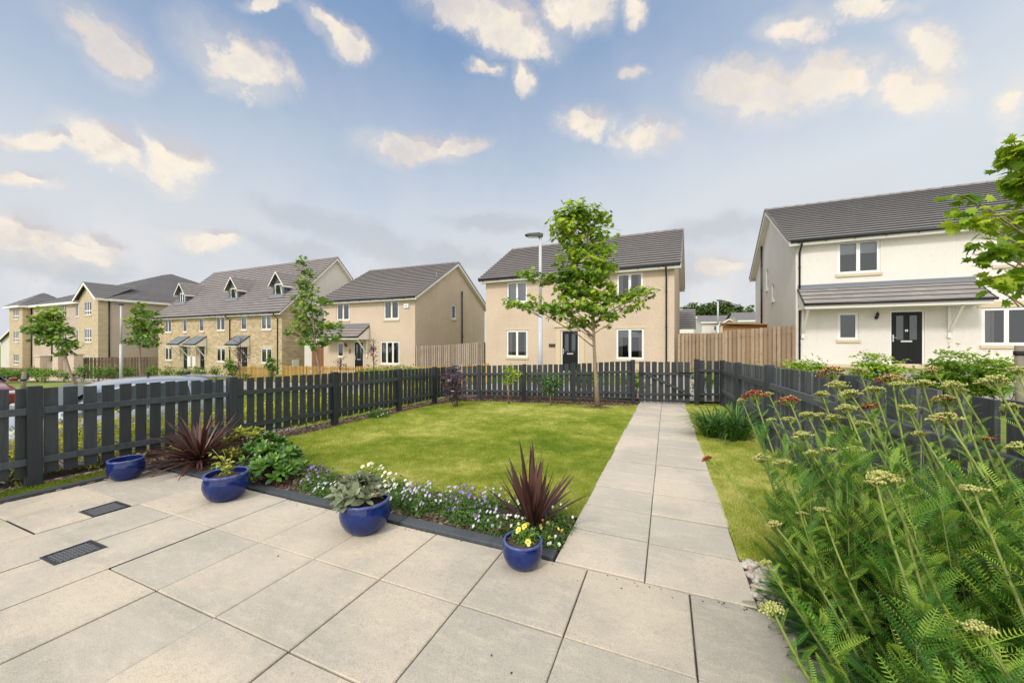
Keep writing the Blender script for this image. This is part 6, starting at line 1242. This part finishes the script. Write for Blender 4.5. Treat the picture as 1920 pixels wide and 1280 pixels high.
PLANTS = [('tall yarrow nearest the path end of the right border, red heads leaning over the grass', .86, 2.35), ('dense yarrow in the middle of the right border against the fence', 1.08, 2.0), ('tall yarrow at the right edge of the photo against the fence', 1.2, 1.6), ('nearest yarrow with feathery leaves spilling over the paving', .88, 1.4)]
PO = [thing('yarrow', lb, 'plant', (x, y, gp(x, y)), 0, 'yarrow plants in the right border') for lb, x, y in PLANTS]
for (u, v, dep, hr, red, bx, by) in HD:
    top = at(u, v, dep); dmin = min(range(4), key=lambda i: (PLANTS[i][1] - bx) ** 2 + (PLANTS[i][2] - by) ** 2); O = np.array(PO[dmin].location)
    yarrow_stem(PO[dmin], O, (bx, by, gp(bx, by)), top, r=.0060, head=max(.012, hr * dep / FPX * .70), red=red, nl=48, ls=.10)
for i, (lb, x, y) in enumerate(PLANTS):      # basal foliage
    m = MB(); O = np.array(PO[i].location); n = [760, 1000, 950, 1350][i]
    R0 = [.26, .34, .30, .34][i]; a = RNG.uniform(0, 2*PI, n); q = np.sqrt(RNG.random(n)); Z = RNG.uniform(.0, [.34, .46, .50, .34][i], n) * (1.05 - .45 * q); P = np.stack([R0 * q * np.cos(a), R0 * 1.25 * q * np.sin(a), Z], 1)
    P[:, 0] = np.minimum(P[:, 0], 1.30 - O[0])
    D = np.stack([np.cos(a) + RNG.normal(0, .5, n), np.sin(a) + RNG.normal(0, .5, n), RNG.uniform(.1, 1.3, n)], 1); fronds(m, P, D, .19 if i != 3 else .19, .32 + .0 * Z[0], .24); m.build('foliage', 'leaf_yarrow', PO[i])
# dense filler of leafy shoots in the border, each a leafy non flowering stem of its plant
for i in range(4):
    m = MB(); O = np.array(PO[i].location); s_ = MB()
    for k in range([44, 60, 56, 56][i]):
        bx, by = O[0] + random.uniform(-.22, .2), O[1] + random.uniform(-.32, .32); bx = min(bx, 1.28); h = random.uniform(.35, .95 if i != 3 else .6); tx, ty = bx + random.uniform(-.22, .08), by + random.uniform(-.1, .12)
        tx = min(tx, 1.3); b = np.array([bx, by, gp(bx, by)]) - O; t = np.array([tx, ty, h]) - O; s_.tube([tuple(b), tuple((b + t) / 2 + np.array([.0, 0, .03])), tuple(t)], [.0035, .003, .0012], 5, random.random() * .4)
        n = 38; f = RNG.uniform(.15, 1.02, n); P = b + (t - b) * f[:, None] + np.array([0, 0, .02]); a = np.arange(n) * 2.4 + k; D = np.stack([np.cos(a), np.sin(a), np.full(n, .9) + .5 * f], 1); fronds(m, P, D, .12, .58, .26, FR2)
    m.build('side_shoots', 'leaf_yarrow', PO[i]); s_.build('shoot_stems', 'stem_yarrow', PO[i])

# ------------------------------------------------------------------ cars
def car(label, x, y, rz, paint, roofh=1.58):
    t_ = thing('parked_car', label, 'car', (x, y, gz(x, y) + .02), rz); k = roofh / 1.58
    # front towards +x; stations: x, sill z, belt z, top z, half width low, half width belt, half width top
    S = [(2.12,.42,.60,.62,.55,.55,.50),(2.05,.30,.70,.74,.74,.72,.62),(1.75,.24,.80,.88,.86,.84,.66),(1.2,.22,.88,.97,.89,.88,.70),(.78,.22,.93,1.02,.90,.90,.74),(.05,.22,.97,1.46,.90,.90,.62),(-.5,.22,.98,1.56,.90,.90,.62),(-1.1,.22,1.00,1.56,.90,.90,.62),(-1.75,.24,1.03,1.50,.89,.89,.60),(-2.02,.30,1.04,1.36,.86,.86,.60),(-2.15,.40,.98,1.02,.80,.80,.64)]
    m = MB(); V = []; R_s = 10
    for (sx, zl, zb, zt, wl, wb, wt) in S:
        zl, zb, zt = zl * k, zb * k, zt * k
        half = [(wl*.92, zl), (wl, zl + .10), (wl * 1.01, (zl + zb) / 2), (wb, zb), ((wb + wt)/2 + .01, (zb + zt)/2), (wt, zt - .035 * (zt - zb > .2) ), (wt * .55, zt + .012), (0, zt + .02)]
        V.append([(sx, a, b) for a, b in half] + [(sx, -a, b) for a, b in half[-2::-1]])
    n = len(V[0]); vv = [p for r in V for p in r]; F = [(i*n+j, (i+1)*n+j, (i+1)*n+j+1, i*n+j+1) for i in range(len(V)-1) for j in range(n-1)]
    F += [tuple(range(n)), tuple((len(V)-1)*n + j for j in range(n-1, -1, -1))]; m.add(vv, F, .5, 0, True); b = m.build('body', paint, t_); sb = b.modifiers.new('sub', 'SUBSURF'); sb.levels = 2; sb.render_levels = 2
    for s in (-1, 1):
        for poly in ([(.62,1.03),(.10,1.40),(-.42,1.47),(-.42,1.05)], [(-.50,1.05),(-.50,1.475),(-1.22,1.47),(-1.22,1.06)], [(-1.30,1.07),(-1.30,1.465),(-1.72,1.40),(-1.84,1.12)]):
            q = MB(); f = lambda px, pz: (px, s * (.915 - max(0, (pz - 1.0)) * .50), pz * k); q.add([f(*p) for p in poly] + [(a, b_ - s * .03, c) for a, b_, c in [f(*p) for p in poly]], [(0,1,2,3) if s < 0 else (3,2,1,0), (0,1,5,4), (1,2,6,5), (2,3,7,6), (3,0,4,7)]); q.build('side_window', 'car_glass', t_)
        q = MB(); q.box(.42, .62, s * .93 - .0 if s > 0 else -1.12, 1.12 if s > 0 else -.93, 1.03 * k, 1.17 * k); q.build('wing_mirror', paint, t_, .03)
        q = MB(); q.box(-2.13, -1.93, min(s*.66, s*.89), max(s*.66, s*.89), .82*k, 1.02*k); q.build('tail_light', 'lamp_red', t_, .03); q = MB(); q.box(1.80, 2.04, min(s*.55, s*.82), max(s*.55, s*.82), .64*k, .78*k); q.build('headlight', 'lamp_clear', t_, .03)
        for wx in (1.32, -1.30):
            w = MB(); prof = [(.20,-.10),(.30,-.105),(.325,-.08),(.33,0),(.325,.08),(.30,.105),(.20,.10)]; N_ = 32; v = [(wx + r*math.cos(2*PI*a/N_), s*.82 + q_, .33 + r*math.sin(2*PI*a/N_)) for r, q_ in prof for a in range(N_)]
            w.add(v, [(i*N_+a, i*N_+(a+1)%N_, (i+1)*N_+(a+1)%N_, (i+1)*N_+a) for i in range(len(prof)-1) for a in range(N_)], .5, 0, True); wh = w.build('wheel', 'tyre', t_)
            w = MB(); 
            for a in range(5): an = 2*PI*a/5; w.beam((wx, s*.90, .33), (wx + .2*math.cos(an), s*.90, .33 + .2*math.sin(an)), .02, .05, up=(0,1,0))
            w.lathe([(.0,0),(.06,0)], (0,0,0), 12); w.v = w.v[:40] + [(wx + a, s*.905, .33 + b_) for a, b_, c_ in w.v[40:]]; w.tube([(wx, s*.80, .33), (wx, s*.885, .33)], .205, 24); w.build('rim', 'galv', wh)
    q = MB(); q.add([(.82,-.70,1.02*k),(.82,.70,1.02*k),(.06,.58,1.475*k),(.06,-.58,1.475*k)], [(0,1,2,3)]); q.add([(.82,-.70,.99*k),(.82,.70,.99*k),(.06,.58,1.44*k),(.06,-.58,1.44*k)], [(3,2,1,0)]); q.v = [(a + .02, b_, c + .02) for a, b_, c in q.v]; q.build('windscreen', 'car_glass', t_)
    q = MB(); q.prism([(-1.72,1.535*k),(-2.16,1.50*k),(-2.20,1.47*k),(-1.75,1.48*k)], 'y', -.56, .56); q.build('spoiler', paint, t_, .012)
    q = MB(); q.box(-.9, -.86, -.01, .01, 1.57*k, 1.66*k); q.prism([(-1.45,1.56*k),(-1.62,1.56*k),(-1.60,1.63*k)], 'y', -.02, .02); q.build('aerial', 'black_plastic', t_)
    for a in (.80, -.46, -1.26):      # shut lines
        pass
    return t_
car('silver hatchback parked behind the left fence, seen through the pickets', -9.95, 3.35, R_(-90), 'car_silver')
car('dark red car at the far left edge, only its bonnet in view', -22.9, 4.6, R_(0), 'car_red', 1.5)
bpy.context.view_layer.update()
